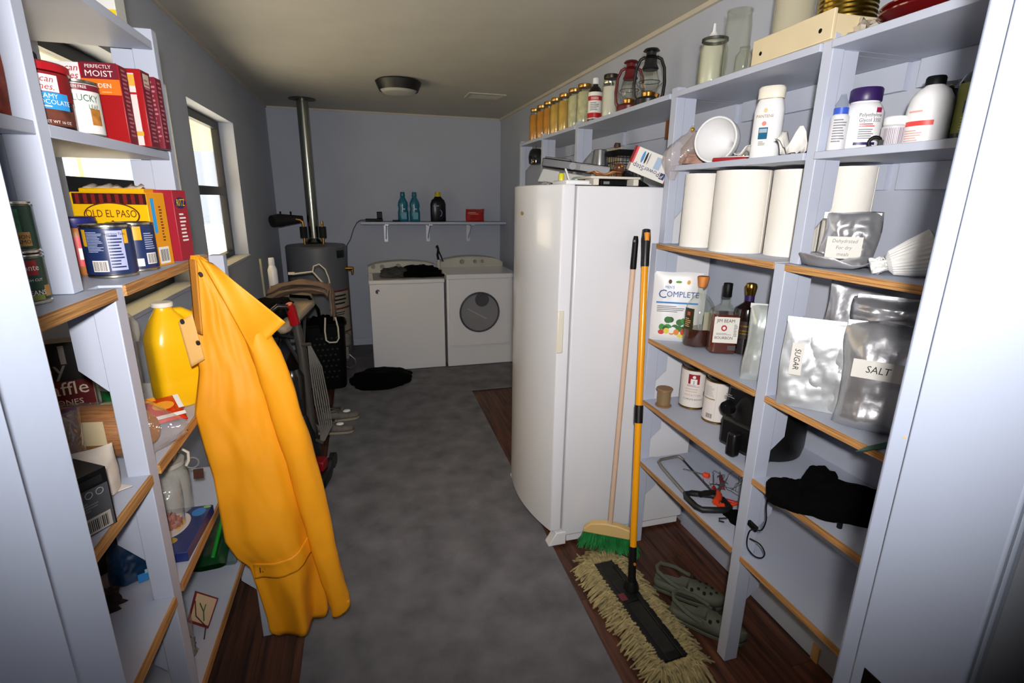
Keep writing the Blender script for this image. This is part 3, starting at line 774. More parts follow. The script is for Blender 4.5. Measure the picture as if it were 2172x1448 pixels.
sheet('paper_scrap', 'pale folded paper scrap leaning on the funnel and red tool', (1.30, 1.60, 1.802), .10, .06, PAPER, 2, .6, .022)
def shampoo():
    t = thing('shampoo_bottle', 'tall white shampoo bottle with blue label patch on the second shelf', 'bottle', (1.318, 1.532, 1.7855), face(1.3, 1.505)-.25)
    obj('bottle', B().lathe([(.042, 0), (.046, .008), (.046, .155), (.040, .18), (.036, .19)], 32, sy=.68, power=.85), WHITE, t)
    obj('cap', B().lathe([(.040, .1905), (.041, .192), (.041, .222), (.036, .228)], 32, sy=.72, power=.85), mat('warm_white', 'e8e2d2', .35), t)
    obj('cap_seam', B().lathe([(.0385, .1895), (.0385, .193)], 32, sy=.7, power=.85), mat('gold_seam', 'b59c5c', .3, .7), t)
    y = -.0322
    text(t, 'PANTENE', .013, (-.004, y, .135), m=mat('gold_text', '8d7745', .4), sx=.95)
    flat(t, 'emblem', (-.004, y, .153), .011, .014, mat('pale_gold', 'dcc592', .4), shape='oval')
    flat(t, 'emblem', (-.004, y, .113), .014, .014, mat('coral', 'e38876', .4), shape='oval')
    p = flat(t, 'label_patch', (-.004, y, .083), .028, .036, mat('teal_patch', '1b5f80', .3))
    flat(p, 'label_patch', (-.004, y-.0006, .091), .024, .012, mat('pale_patch', '9fb3bd', .4))
    print_lines(t, (-.004, y, .052), .022, .014, 3, mat('gold_text', '8d7745', .4))
shampoo()
sheet('crumpled_tissue', 'crumpled white paper tissue on the second shelf beside the upright', (1.285, 1.36, 1.787), .11, .09, PAPER, 8, .4, .05, 'tissue')
# second shelf, door bay
def spray():
    t = thing('spray_bottle', 'slim white and blue nasal spray bottle beside the upright', 'bottle', (1.247, 1.184, 1.7855), face(1.25, 1.18))
    obj('bottle', B().lathe([(.020, 0), (.022, .004), (.022, .085), (.017, .092)], 22), mat('striped_white', 'd8d8dc', .35), t)
    obj('collar', B().lathe([(.0175, .0915), (.0175, .108)], 22), mat('blue_collar', '3156c0', .4), t)
    obj('cap', B().lathe([(.0165, .108), (.0165, .118), (.009, .13), (.006, .142)], 22), glassy('clear_cap', body=.3, bodycol='9aa6b8'), t)
    print_cyl(t, .022, .02, .08, -.6, .9, 9, GREYINK)
spray()
def glycol():
    t = thing('medicine_bottle', 'white medicine bottle with a dark purple cap on the second shelf', 'bottle', (1.318, 1.18, 1.7855), face(1.318, 1.18)+.12)
    obj('bottle', B().lathe([(.045, 0), (.049, .005), (.049, .098), (.040, .115), (.034, .122), (.034, .13)], 32), WHITE, t)
    obj('cap', B().lathe([(.037, .125), (.038, .127), (.038, .155), (.035, .159)], 32), PURPLE, t)
    for k in range(24):
        pass
    text_cyl(t, 'Polyethylene', .013, .049, .088, .30, INK, bold=.0004, sx=.85); text_cyl(t, 'Glycol 3350', .013, .049, .075, .30, INK, bold=.0004, sx=.85)
    print_cyl(t, .049, .058, .068, -.2, .7, 2, RED, seed=3); print_cyl(t, .049, .028, .055, -.2, .75, 5, GREYINK, seed=4)
    patch(t, 'label_patch', .049, .094, .106, .5, .82, mat('magenta_patch', '9a1f4c', .4))
    patch(t, 'label_band', .049, .014, .021, -.35, .72, PURPLE)
glycol()
obj_ring = obj('key_ring_band', B().tube([(.013*cos(2*pi*i/20), 0, .013+.013*sin(2*pi*i/20)) for i in range(20)], .004, 8, True).box(.008, -.006, 0, .03, .006, .018), BLACK, loc=(1.266, 1.085, 1.7865), rot=(0, 0, face(1.28, 1.06)))
tag(obj_ring, 'small black looped clip between the two white medicine bottles', 'clip')
def pillbottle():
    t = thing('pill_bottle', 'small white pill bottle with a white cap on the second shelf', 'bottle', (1.302, 1.068, 1.7855), face(1.29, 1.015))
    obj('bottle', B().lathe([(.026, 0), (.028, .004), (.028, .05), (.022, .056)], 26), mat('label_silver', 'c8c8cc', .35), t)
    obj('cap', B().lathe([(.024, .0545), (.0255, .056), (.0255, .071), (.023, .074)], 26), WHITE, t)
    print_cyl(t, .028, .008, .046, -.9, .9, 14, mat('pinkish_ink', '8f7f8c', .6), bars=True)
pillbottle()
def lotion():
    t = thing('lotion_bottle', 'white round-shouldered bottle with a black cap and red label band', 'bottle', (1.342, 1.019, 1.7855), face(1.342, 1.019))
    obj('bottle', B().lathe([(.043, 0), (.047, .005), (.047, .085), (.043, .11), (.033, .128), (.02, .137), (.018, .14)], 32), WHITE, t)
    obj('cap', B().lathe([(.0205, .139), (.0205, .155), (.018, .159)], 24), BLACK, t)
    patch(t, 'label_band', .047, .046, .057, -1.1, .25, mat('coral_red', 'e0423c', .4))
    print_cyl(t, .047, .074, .083, -.95, .05, 1, mat('coral_pale2', 'e0a49a', .5)); print_cyl(t, .047, .01, .038, -1.0, -.1, 5, mat('coral_pale', 'd8a49c', .5))
lotion()
def blkcan():
    t = thing('spray_can', 'black can with a bright metal rim behind the white lotion bottle', 'can', (1.43, 1.06, 1.7855))
    obj('body', B().lathe([(.034, 0), (.036, .003), (.036, .137), (.034, .14)], 30), mat('gloss_black', '060606', .15, coat=.6), t)
    obj('rim', B().lathe([(.0365, .1395), (.037, .142), (.037, .150), (.033, .157), (.02, .159)], 30), CHROME, t)
blkcan()
def olive():
    t = thing('oil_bottle', 'dark olive bottle with green and yellow label and cream cap by the door frame', 'bottle', (1.385, .945, 1.7855), face(1.385, .945))
    obj('bottle', B().lathe([(.038, 0), (.041, .006), (.041, .135), (.032, .155), (.014, .165), (.014, .17)], 30), mat('olive_liquid', '2d2d18', .15, coat=.6), t)
    obj('cap', B().lathe([(.017, .168), (.017, .196), (.015, .199)], 20), mat('cream_cap', 'cfc19a', .4), t)
    patch(t, 'label', .041, .025, .133, -1.2, 1.2, mat('olive_label', '7d8032', .5))
    patch(t, 'label_patch', .0415, .068, .094, -.6, .55, NAVY); print_cyl(t, .0418, .105, .122, -.5, .3, 2, GREEN, seed=2)
    print_cyl(t, .0422, .073, .090, -.45, .4, 2, PAPER, seed=5); print_cyl(t, .042, .03, .06, -.6, .5, 5, mat('yellow_ink', 'c9c23a', .5))
olive()
# ---------------- middle plywood shelf: paper rolls, pouches
def roll(label, loc, r, h, group='white paper towel rolls on the plywood shelf'):
    t = thing('paper_towel_roll', label, 'paper roll', loc, 0, group)
    m = mat('quilted_paper', 'e9e5dd', .9, bump=.25, bscale=220)
    obj('paper', B().lathe([(.022, .0), (r, .0), (r, h), (.022, h), (.022, 0)], 44, cap=False), m, t)
    b = B(); b.lathe([(.019, -.0003), (.0219, -.0003), (.0219, h+.001), (.019, h+.001), (.019, -.0003)], 24, cap=False)
    obj('cardboard_core', b, mat('cardboard', 'a98a63', .8), t)
    obj('loose_edge', B().box(-.0005, -.001, .001, .004, .0008, h-.001, M=Matrix.Rotation(.4, 4, 'Z') @ Matrix.Translation((r*.02, -r, 0))), m, t, smooth=False)
roll('white paper towel roll on the plywood shelf nearest the refrigerator', (1.285, 1.80, 1.4756), .068, .276)
roll('widest white paper towel roll, in the middle of the row of three', (1.305, 1.60, 1.4756), .092, .279)
roll('white paper towel roll touching the upright, third from the refrigerator', (1.395, 1.44, 1.4756), .080, .277)
roll('white paper towel roll standing alone behind the foil pouch in the door-end bay', (1.43, 1.275, 1.4756), .062, .279)
def foil_pouch(label, loc, rz, w, h, t_, seed, m=FOIL, lab=None, tilt=0, crinkle=.008, group=None, tag_w=.08, tag_h=.05, tag_at=(0, .45), rot90=False, cat='pouch', name='foil_pouch'):
    t = thing(name, label, cat, loc, group=group, rot=(tilt, 0, rz))
    obj('foil', pouch_bm(w, h, t_, seed, crinkle), m, t, ang=75)
    obj('seal', B().box(-w/2, -.0012, h-.012, w/2, .0012, h+.004), m, t, smooth=False)
    if lab is not None:
        org = (tag_at[0], -t_/2*1.36-crinkle*.9-.001, tag_at[1]*h)
        l = flat(t, 'paper_label', org, tag_w, tag_h, mat('label_paper', 'd5d2cb', .8), t=.001)
        R_, U_ = ((0, 0, -1), (1, 0, 0)) if rot90 else ((1, 0, 0), (0, 0, 1))
        for k, s in enumerate(lab):
            sz = .014 if len(lab) > 1 else (.022 if rot90 else .026)
            o2 = (org[0]+(0 if not rot90 else 0), org[1]-.0008, org[2]+(len(lab)-1)/2*.018-k*.018)
            text(l, s, sz, o2, R_, U_, GREYINK if len(lab) > 1 else INK, shear=.15, sx=.9)
    return t
foil_pouch('crinkled silver foil pouch with a handwritten label, standing in front of the lone paper roll', (1.318, 1.155, 1.4756), face(1.31, 1.13)+.12, .135, .145, .045, 11, FOIL, ('Dehydrated', 'For dry', 'meals'), crinkle=.014, tag_w=.085, tag_h=.06, tag_at=(-.012, .38))
o = obj('foil_sheet', B(), FOIL) if False else None
sheet('foil_sheet', 'flat crumpled silver foil bag lying on the plywood shelf in front of the standing pouch', (1.262, 1.11, 1.4766), .09, .20, FOIL, 14, .5, .02, 'foil')
def filters():
    t = thing('coffee_filters', 'white ribbed basket of coffee filters lying on its side near the door frame', 'filters', (1.30, .955, 1.4756+.045), rot=(radians(70), radians(10), radians(40)))
    m = mat('ribbed_white', 'dcdbd8', .85)
    n = 60; b = B(); rings = []
    for z, r in ((-.05, .016), (-.042, .03), (0, .045), (.045, .058), (.05, .052)):
        rings.append([b.b.verts.new((r*(1+.03*(-1)**i)*cos(2*pi*i/n), r*(1+.03*(-1)**i)*sin(2*pi*i/n), z)) for i in range(n)])
    for A, D in zip(rings, rings[1:]):
        for i in range(n): b.b.faces.new((A[i], A[(i+1) % n], D[(i+1) % n], D[i]))
    b.b.faces.new(rings[0][::-1])
    obj('filter', b, m, t, ang=20)
    obj('blue_band', B().lathe([(.046, .02), (.0515, .032)], 40, cap=False), mat('pale_blue_band', '6c82a8', .6), t)
    obj('tied_end', heap_bm(.02, .02, .03, 3, .5), mat('ribbed_white', '', .8), t, loc=(0, 0, -.085))
filters()
def cream_roll():
    t = thing('tape_roll', 'cream roll lying at the door end of the plywood shelf', 'roll', (1.335, .875, 1.4756+.042), rot=(radians(90), 0, radians(35)))
    b = B(); b.lathe([(.02, -.025), (.042, -.025), (.042, .025), (.02, .025), (.02, -.025)], 30, cap=False)
    obj('roll', b, mat('cream_tape', 'c4b489', .6), t)
    obj('core', B().lathe([(.0175, -.026), (.0199, -.026), (.0199, .026), (.0175, .026), (.0175, -.026)], 24, cap=False), mat('cardboard', '', .8), t)
cream_roll()
# ---------------- shelf at chest height: bottles and pouches
def complete_bag():
    t = thing('food_pouch', 'white nutrition powder bag with blue lettering and printed vegetables beside the bottles', 'bag', (1.278, 1.888, 1.0605), face(1.28, 1.88)+.08)
    obj('bag', pouch_bm(.20, .30, .05, 21, .004, freq=8), mat('white_bag', 'e2e2e2', .4), t)
    y = -.030
    text(t, "MEN'S", .016, (-.035, y, .238), m=BLUE, sx=.9); text(t, 'C', .052, (-.062, y, .207), m=mat('deep_blue', '1e4f8f', .4), bold=.0006); text(t, 'OMPLETE', .034, (.020, y, .208), m=mat('deep_blue', '', .4), bold=.0004, sx=.92)
    flat(t, 'blue_stripe', (0, y, .172), .17, .007, BLUE)
    for k, (x, m) in enumerate(((-.035, mat('dark_figure', '5a3228', .5)), (.0, mat('leaf_green', '5d9a3a', .5)), (.04, mat('heart_gold', 'd9a03a', .5)))): flat(t, 'badge', (x, y, .262), .014 if k != 1 else .024, .018 if k != 1 else .01, m, shape='oval')
    print_lines(t, (-.02, y, .145), .12, .03, 4, GREYINK)
    rnd = random.Random(5)
    for k in range(20):
        c = ('2f6b2c', '3f8a3a', '23501f') if k < 12 else ('c23a22', 'd9822b', 'd8c84a')
        cc = c[k % 3]
        flat(t, 'printed_vegetable', (rnd.uniform(-.055, .065), y-.0004*k*.25, rnd.uniform(.055, .10) if k < 12 else rnd.uniform(.028, .05)), rnd.uniform(.022, .036), rnd.uniform(.018, .03), mat('veg_'+cc, cc, .5), shape='oval', n=10)
complete_bag()
LIQ = mat('whiskey', '3c1207', .15, coat=.6); LIQ2 = mat('bourbon', '5a1c08', .15, coat=.6)
def whisky_round():
    t = thing('liquor_bottle', 'round-bodied clear liquor bottle with a wooden stopper, a quarter full', 'bottle', (1.335, 1.80, 1.0605), face(1.33, 1.80))
    pr = [(.04, 0), (.056, .004), (.060, .02), (.061, .13), (.054, .175), (.034, .205), (.017, .22), (.016, .25)]
    obj('glass', B().lathe(pr, 32), JARGLASS, t)
    obj('whiskey', B().lathe([(.038, .004), (.054, .007), (.0575, .02), (.058, .078)], 32), LIQ, t)
    obj('stopper', B().lathe([(.016, .248), (.019, .252), (.024, .29), (.022, .293)], 24), woodmat('stopper_wood', '8a4a1e', 'c98244', axis='Z'), t)
    patch(t, 'label', .061, .075, .165, -1.15, -.35, mat('dark_olive_label', '2e2a12', .4)); patch(t, 'label_patch', .0615, .135, .15, -.85, -.62, mat('seal_orange', 'b8532a', .4))
    patch(t, 'back_label', .061, .08, .155, .3, 1.0, mat('pale_glass_label', 'a7a48a', .4))
    print_cyl(t, .0615, .085, .125, -1.0, -.5, 5, TAN)
whisky_round()
def beam():
    t = thing('liquor_bottle', 'square-shouldered bourbon bottle with white label and black cap', 'bottle', (1.375, 1.695, 1.0605), face(1.375, 1.695)+.25)
    P = .42
    pr = [(.05, 0), (.056, .006), (.057, .15), (.05, .172), (.026, .188), (.016, .20), (.0155, .235)]
    obj('glass', B().lathe(pr, 40, sy=.8, power=P), JARGLASS, t)
    obj('bourbon', B().lathe([(.048, .003), (.0535, .009), (.0545, .15), (.049, .160)], 40, sy=.79, power=P), LIQ2, t)
    obj('cap', B().lathe([(.0165, .225), (.0175, .227), (.0175, .278), (.016, .28)], 24), BLACK, t)
    y = -.0470
    l = flat(t, 'label', (0, y, .10), .094, .105, mat('ivory_label', 'e3dfd5', .6))
    text(l, 'JIM BEAM', .019, (-.004, y-.0008, .137), m=INK, bold=.0006, sx=.88)
    s = flat(l, 'seal', (-.008, y-.0008, .108), .022, .024, RED, shape='oval'); flat(s, 'seal_centre', (-.008, y-.0014, .108), .012, .013, PAPER, shape='oval', n=12)
    text(l, 'BOURBON', .016, (-.006, y-.0008, .068), m=INK, sx=.9); print_lines(l, (-.006, y-.0004, .084), .06, .008, 2, GREYINK)
    print_lines(l, (.036, y-.0004, .10), .014, .05, 8, GREYINK)
    flat(t, 'tax_strip', (.028, y, .028), .03, .02, mat('grey_strip', '4a4648', .5))
beam()
def crown():
    t = thing('liquor_bottle', 'dark full liquor bottle with a gold cap, half hidden by the pale pouch', 'bottle', (1.45, 1.655, 1.0605), face(1.45, 1.65))
    obj('bottle', B().lathe([(.04, 0), (.05, .005), (.054, .05), (.056, .15), (.048, .185), (.022, .205), (.016, .215), (.016, .24)], 32), mat('dark_amber_glass', '170805', .12, coat=.7), t)
    obj('neck_wrap', B().lathe([(.0175, .214), (.0175, .236)], 24), PURPLE, t)
    obj('cap', B().lathe([(.018, .2365), (.019, .24), (.022, .262), (.023, .27), (.019, .282), (.01, .285)], 24), mat('gold_cap', 'b5913c', .22, 1), t)
    patch(t, 'label', .056, .07, .14, -.9, .9, mat('black_gold_label', '231a10', .4)); patch(t, 'label_band', .0565, .118, .124, -.9, .9, BRASS); print_cyl(t, .0568, .085, .108, -.6, .6, 2, BRASS, seed=5)
crown()
foil_pouch('pale pearly foil pouch standing at the upright in front of the gold-capped bottle', (1.275, 1.36, 1.0605), face(1.27, 1.36)+.1, .115, .262, .05, 31, mat('pearl_foil', 'cdd3d0', .3, .55, bump=.3, bscale=14), crinkle=.006)
for i in range(5):
    foil_pouch('first silver pouch in the leaning row, labelled sugar' if i == 0 else f'{("second", "third", "fourth", "last")[i-1]} silver pouch in the row behind the sugar label', (1.228+.024*i, 1.122-.024*i, 1.0605), face(1.2, 1.1)+.02-.12*i, .155, .265-.004*i, .022, 41+i, FOILM, ('SUGAR',) if i == 0 else None, tilt=radians(-4), crinkle=.006, group='silver sugar pouches in a leaning row', tag_w=.032, tag_h=.095, tag_at=(-.038, .56), rot90=True)
foil_pouch('large bulging silver foil pouch labelled salt at the door end', (1.31, .945, 1.0605), face(1.31, .945)+.06, .235, .285, .10, 51, FOIL, ('SALT',), crinkle=.014, tag_w=.11, tag_h=.048, tag_at=(-.035, .62), tilt=radians(-3))
foil_pouch('tall silver foil bag standing behind the sugar pouches against the wall', (1.44, 1.13, 1.0605), face(1.44, 1.13), .24, .36, .05, 61, FOIL, crinkle=.016)
foil_pouch('silver foil bag leaning behind the salt pouch', (1.43, .90, 1.0605), face(1.43, .9), .26, .345, .06, 62, FOIL, crinkle=.016)
foil_pouch('silver foil bag with folded top, slumped over the other bags under the plywood shelf', (1.38, 1.0, 1.32), face(1.38, 1.0), .22, .085, .07, 63, FOIL, crinkle=.016)
def knife():
    t = thing('garden_knife', 'thin green-edged blade sticking out over the shelf edge at the door end', 'blade', (1.255, .874, 1.0612), rot=(0, radians(2), radians(8)))
    obj('blade', B().prism([(-.135, .0), (-.10, -.008), (.02, -.014), (.02, .008), (-.08, .008)], 0, .003), mat('green_blade', '3d6b55', .35, .3), t, bev=.0008)
    obj('handle', B().box(.02, -.014, -.0005, .13, .01, .012), mat('dark_green_handle', '1f3328', .5), t, bev=.004)
knife()
# ---------------- cans, air fryer, spool
def spool():
    t = thing('thread_spool', 'small spool of bronze-coloured thread at the refrigerator end', 'spool', (1.245, 1.862, .7665))
    obj('flange', B().lathe([(.034, 0), (.036, .002), (.036, .005), (.02, .008)], 28), mat('spool_wood', '8d6a47', .5), t)
    obj('thread', B().lathe([(.028, .0065)]+[(.0285+.0008*(k % 2), .008+.0028*k) for k in range(24)]+[(.028, .0755)], 28), mat('bronze_thread', '8a7250', .55, .2), t)
    obj('flange', B().lathe([(.02, .075), (.036, .078), (.036, .082), (.034, .084)], 28), mat('spool_wood', '', .5), t)
spool()
def foodcan(label, loc, rz, front):
    t = thing('food_can', label, 'can', loc, rz, 'white cans of instant food')
    r, h = .056, .186
    pr = [(r-.003, 0), (r+.001, .001), (r+.001, .007), (r-.001, .009), (r-.001, h-.009), (r+.001, h-.007), (r+.001, h-.001), (r-.003, h), (r-.005, h-.006)]
    obj('tin', B().lathe(pr, 40), mat('gold_tin', '9c7a44', .25, 1), t)
    obj('wrapper', B().lathe([(r-.0005, .010), (r+.0004, .0105), (r+.0004, h-.0105), (r-.0005, h-.010)], 40), mat('wrapper_white', 'ddd6cf', .55), t)
    obj('plastic_lid', B().lathe([(r-.006, h-.004), (r-.004, h+.012), (r-.010, h+.022), (.01, h+.022)], 36), glassy('grey_lid', body=.5, bodycol='5d5d5f', rough=.15), t)
    if front:
        e = patch(t, 'emblem', r+.0005, .118, .162, -.42, .42, mat('crimson_emblem', '8e1420', .5))
        pass
        obj('figure', B().lathe([(.0001, 0), (.007, .001), (.001, .0016)], 14, M=Matrix.Translation((0, -r-.0012, .150)) @ Matrix.Rotation(radians(90), 4, 'X')), PAPER, e)
        patch(e, 'figure_body', r+.001, .118, .141, -.24, .24, PAPER, d=.0006)
        patch(e, 'figure_dress', r+.001, .118, .134, -.03, .03, GREYINK, d=.0009)
        text_cyl(t, 'POTATOES', .014, r+.0006, .066, 0, mat('pink_ink', 'a48a8c', .6), sx=1.0); text_cyl(t, 'COMPLETE INSTANT', .011, r+.0006, .047, .05, INK, sx=.85)
        print_cyl(t, r+.0004, .105, .115, -.5, .5, 2, mat('pink_ink', '', .6)); print_cyl(t, r+.0004, .078, .10, -.6, .6, 2, mat('faint_tan', 'cbb6a8', .6), seed=9)
        patch(t, 'gold_seal', r+.0005, .065, .085, .85, 1.15, BRASS)
    else:
        print_cyl(t, r+.0004, .115, .16, -1.0, -.25, 8, mat('faint_grey', 'b3aeb0', .6)); patch(t, 'label_band', r+.0005, .103, .107, -1.15, -.2, mat('gold_line', '8f6e35', .5))
        print_cyl(t, r+.0004, .022, .042, -.75, -.25, 14, INK, bars=True)
        patch(t, 'wrapper_seam', r+.0004, .011, h-.011, -.12, -.105, mat('seam_grey', 'b9b3b0', .5))
foodcan('white can of instant food with a red emblem, next to the spool', (1.372, 1.835, .7665), face(1.37, 1.83), True)
foodcan('white can of instant food with a barcode facing out, next to the black fryer', (1.378, 1.675, .7665), face(1.378, 1.675), False)
def fryer():
    t = thing('air_fryer', 'black air fryer standing behind the upright on the lower shelf', 'air fryer', (1.375, 1.40, .7665), radians(-80))
    m = mat('fryer_black', '0a0a0b', .42)
    obj('body', B().lathe([(.10, .008), (.128, .016), (.135, .05), (.135, .17), (.122, .235), (.09, .255), (.03, .262)], 40, sx=.96), m, t)
    d = obj('drawer', B().box(-.085, -.141, .02, .085, -.05, .134), m, t, bev=.015)
    obj('drawer_handle', B().box(-.018, -.178, .010, .018, -.1411, .10), m, d, bev=.008)
    obj('front_panel', B().box(-.085, -.139, .135, .085, -.06, .245, M=Matrix.Rotation(radians(-4), 4, 'X')), mat('panel_black', '101012', .3), t, bev=.015)
    k = obj('dial', B().cyl((-.045, -.147, .178), (-.045, -.17, .176), .026, .023, 24), mat('dial_black', '060607', .35), t)
    obj('dial_marker', B().box(-.047, -.171, .185, -.043, -.1695, .197), GREYINK, k)
    print_lines(t, (-.04, -.1570, .222), .04, .014, 2, GREYINK)
    for x, y in ((-.07, -.07), (.07, -.07), (-.07, .07), (.07, .07)): obj('foot', B().cyl((x, y, 0), (x, y, .0085), .012), m, t)
fryer()
def jacket():
    t = thing('folded_jacket', 'black fabric garment bunched up on the lower shelf with a cord hanging from it', 'garment', (1.33, 1.03, .7665), face(1.33, 1.03)+.35)
    b = heap_bm(.185, .095, .058, 71, .22, 1.8, 60, 30, .05)
    obj('bundle', b, MATTEBLACK, t)
    obj('hood', heap_bm(.065, .06, .055, 73, .28, 2.0, 36, 20, .05), MATTEBLACK, t, loc=(-.14, -.01, 0))
    obj('sleeve', heap_bm(.05, .045, .05, 75, .25, 2.0, 36, 20, .05), MATTEBLACK, t, loc=(-.04, .06, .03))
    obj('toggle', B().cyl((-.03, -.115, -.012), (-.03, -.115, .018), .007), BLACK, t)
jacket()
def cord():
    t = thing('charging_cord', 'thin black cord with a plug looping down from the black garment', 'cord', (1.19, 1.15, .70))
    pts = [(1.205, 1.165, .7675), (1.188, 1.155, .755), (1.182, 1.150, .713), (1.182, 1.142, .671), (1.183, 1.155, .625), (1.184, 1.188, .605), (1.184, 1.204, .585), (1.183, 1.207, .55), (1.182, 1.197, .525), (1.182, 1.165, .519), (1.182, 1.135, .535), (1.183, 1.127, .558), (1.184, 1.152, .573), (1.185, 1.198, .562)]
    O = Vector((1.19, 1.15, .70))
    def sm(P):
        out = []
        for i in range(len(P)-1):
            p0, p1, p2, p3 = [Vector(P[max(0, min(len(P)-1, k))]) for k in (i-1, i, i+1, i+2)]
            for s in range(4):
                u = s/4; out.append(.5*((2*p1)+(p2-p0)*u+(2*p0-5*p1+4*p2-p3)*u*u+(3*p1-p0-3*p2+p3)*u**3))
        return out+[Vector(P[-1])]
    obj('cable', B().tube([p-O for p in sm(pts)], .0021, 8), BLACK, t)
    obj('plug', B().box(-.006, .02, -.105, .005, .06, -.085, M=Matrix.Rotation(.1, 4, 'X')), BLACK, t, bev=.003)
cord()
# ---------------- lowest used shelf: tools
def tools():
    z = .4635
    t = thing('hacksaw', 'grey-framed hacksaw with a black handle lying on the tool shelf', 'saw', (1.36, 1.74, z))
    obj('frame', B().tube([(-.138, -.14, .012), (-.125, -.02, .012), (-.111, .093, .012), (-.10, .135, .012), (-.078, .154, .012), (.0, .162, .012), (.024, .158, .012), (.032, .133, .006)], .0075, 10), mat('saw_frame', '8e8b80', .4, .5), t)
    obj('blade', B().box(0, -.006, .0045, .30, .006, .0055, M=Matrix.Translation((.03, .135, 0)) @ Matrix.Rotation(radians(-98), 4, 'Z')), STEEL, t, smooth=False)
    hm = mat('saw_handle', '141414', .5)
    obj('handle', B().tube([(-.138, -.135, .014), (-.150, -.16, .014), (-.152, -.225, .014), (-.14, -.25, .014), (-.05, -.278, .014), (-.025, -.265, .014), (-.015, -.21, .014), (-.04, -.17, .014), (-.11, -.135, .014)], .013, 10, True), hm, t)
    t = thing('pruning_shears', 'orange-handled pruning shears on the tool shelf', 'shears', (1.315, 1.545, z+.02), .5)
    obj('handle', B().tube([(-.06, -.03, .018), (-.03, -.028, .02), (.0, -.018, .02), (.03, .0, .015)], [.013, .014, .012, .008], 12), mat('orange_grip', 'e0431c', .4), t)
    obj('handle', B().tube([(-.045, .04, .014), (-.02, .03, .014), (.005, .016, .014), (.03, .0, .012)], [.012, .013, .011, .008], 12), mat('black_grip', '121212', .5), t)
    obj('blade', B().prism([(.03, -.008), (.12, .012), (.115, .02), (.03, .010)], .010, .013), STEEL, t)
    obj('pivot', B().cyl((.03, 0, .005), (.03, 0, .021), .007), STEEL, t)
    t = thing('screwdriver', 'screwdriver with a red handle lying among the wire on the tool shelf', 'screwdriver', (1.37, 1.62, z+.011), .95)
    obj('handle', B().lathe([(.006, -.05), (.011, -.045), (.011, -.01), (.007, 0), (.008, .004)], 16, M=Matrix.Rotation(radians(90), 4, 'Y')), mat('red_grip', 'b01d22', .35), t)
    obj('shaft', B().cyl((.004, 0, 0), (.12, 0, -.003), .003), STEEL, t)
    t = thing('screwdriver', 'small orange-handled screwdriver beside the hacksaw blade', 'screwdriver', (1.40, 1.72, z+.012), 2.2)
    obj('handle', B().lathe([(.005, -.02), (.012, -.016), (.012, .005), (.006, .012)], 16, M=Matrix.Rotation(radians(90), 4, 'Y')), mat('orange_grip', '', .4), t)
    obj('shaft', B().cyl((.012, 0, 0), (.10, 0, -.006), .0028), STEEL, t)
    obj('shaft', B().cyl((-.02, 0, 0), (-.09, 0, -.004), .0028), STEEL, t) if False else None
    t = thing('pliers', 'pliers with red handles next to the shears on the tool shelf', 'pliers', (1.385, 1.50, z+.010), -.35)
    obj('handle', B().tube([(-.08, -.022, 0), (-.03, -.016, 0), (.01, 0, 0)], [.008, .009, .006], 10), mat('orange_grip', '', .4), t)
    obj('handle', B().tube([(-.08, .022, 0), (-.03, .016, 0), (.01, 0, 0)], [.008, .009, .006], 10), mat('red_grip', '', .35), t)
    obj('jaw', B().prism([(.005, -.010), (.045, -.005), (.045, .005), (.005, .010)], -.006, .006), STEEL, t, bev=.002)
    rnd = random.Random(12); b = B()
    for k in range(12):
        p = Vector((rnd.uniform(-.03, .03), rnd.uniform(-.05, .05), .006)); pts = [p]
        d = Vector((rnd.uniform(-1, 1), rnd.uniform(-1, 1), .3)).normalized()
        for s in range(8):
            d = (d+Vector((rnd.uniform(-.9, .9), rnd.uniform(-.9, .9), rnd.uniform(-.6, .5)))).normalized(); p = p+d*.02
            p.z = min(.06, max(.004, p.z)); p.x = min(.07, max(-.07, p.x)); p.y = min(.08, max(-.10, p.y)); pts.append(p.copy())
        b.tube(pts, .0011, 5)
    tag(obj('wire_tangle', b, mat('wire_grey', '5f5c58', .4, .7), loc=(1.43, 1.60, z+.001)), 'tangle of thin grey wire behind the red tools', 'wire', kind='stuff')
    t = thing('utility_knife', 'red-handled long tool pointing at the hacksaw', 'tool', (1.44, 1.66, z+.006), 1.0)
    obj('handle', B().box(-.06, -.008, -.005, .05, .008, .007), mat('dark_red_grip', '8a1c20', .4), t, bev=.003)
    obj('tip', B().prism([(.05, -.006), (.10, 0), (.05, .006)], -.001, .002), STEEL, t)
    t = thing('key_pouch', 'black pouch with a metal key clip at the upright on the tool shelf', 'pouch', (1.335, 1.405, z), .3)
    obj('pouch', heap_bm(.045, .06, .024, 9, .25), MATTEBLACK, t)
    obj('clip', B().tube([(-.05, .03, .012), (-.075, .045, .012), (-.09, .035, .012), (-.08, .02, .012)], .004, 8), CHROME, t)
    obj('strap', B().tube([(-.045, -.02, .01), (-.085, -.04, .008), (-.10, -.08, .006)], .006, 8), BLACK, t)
tools()
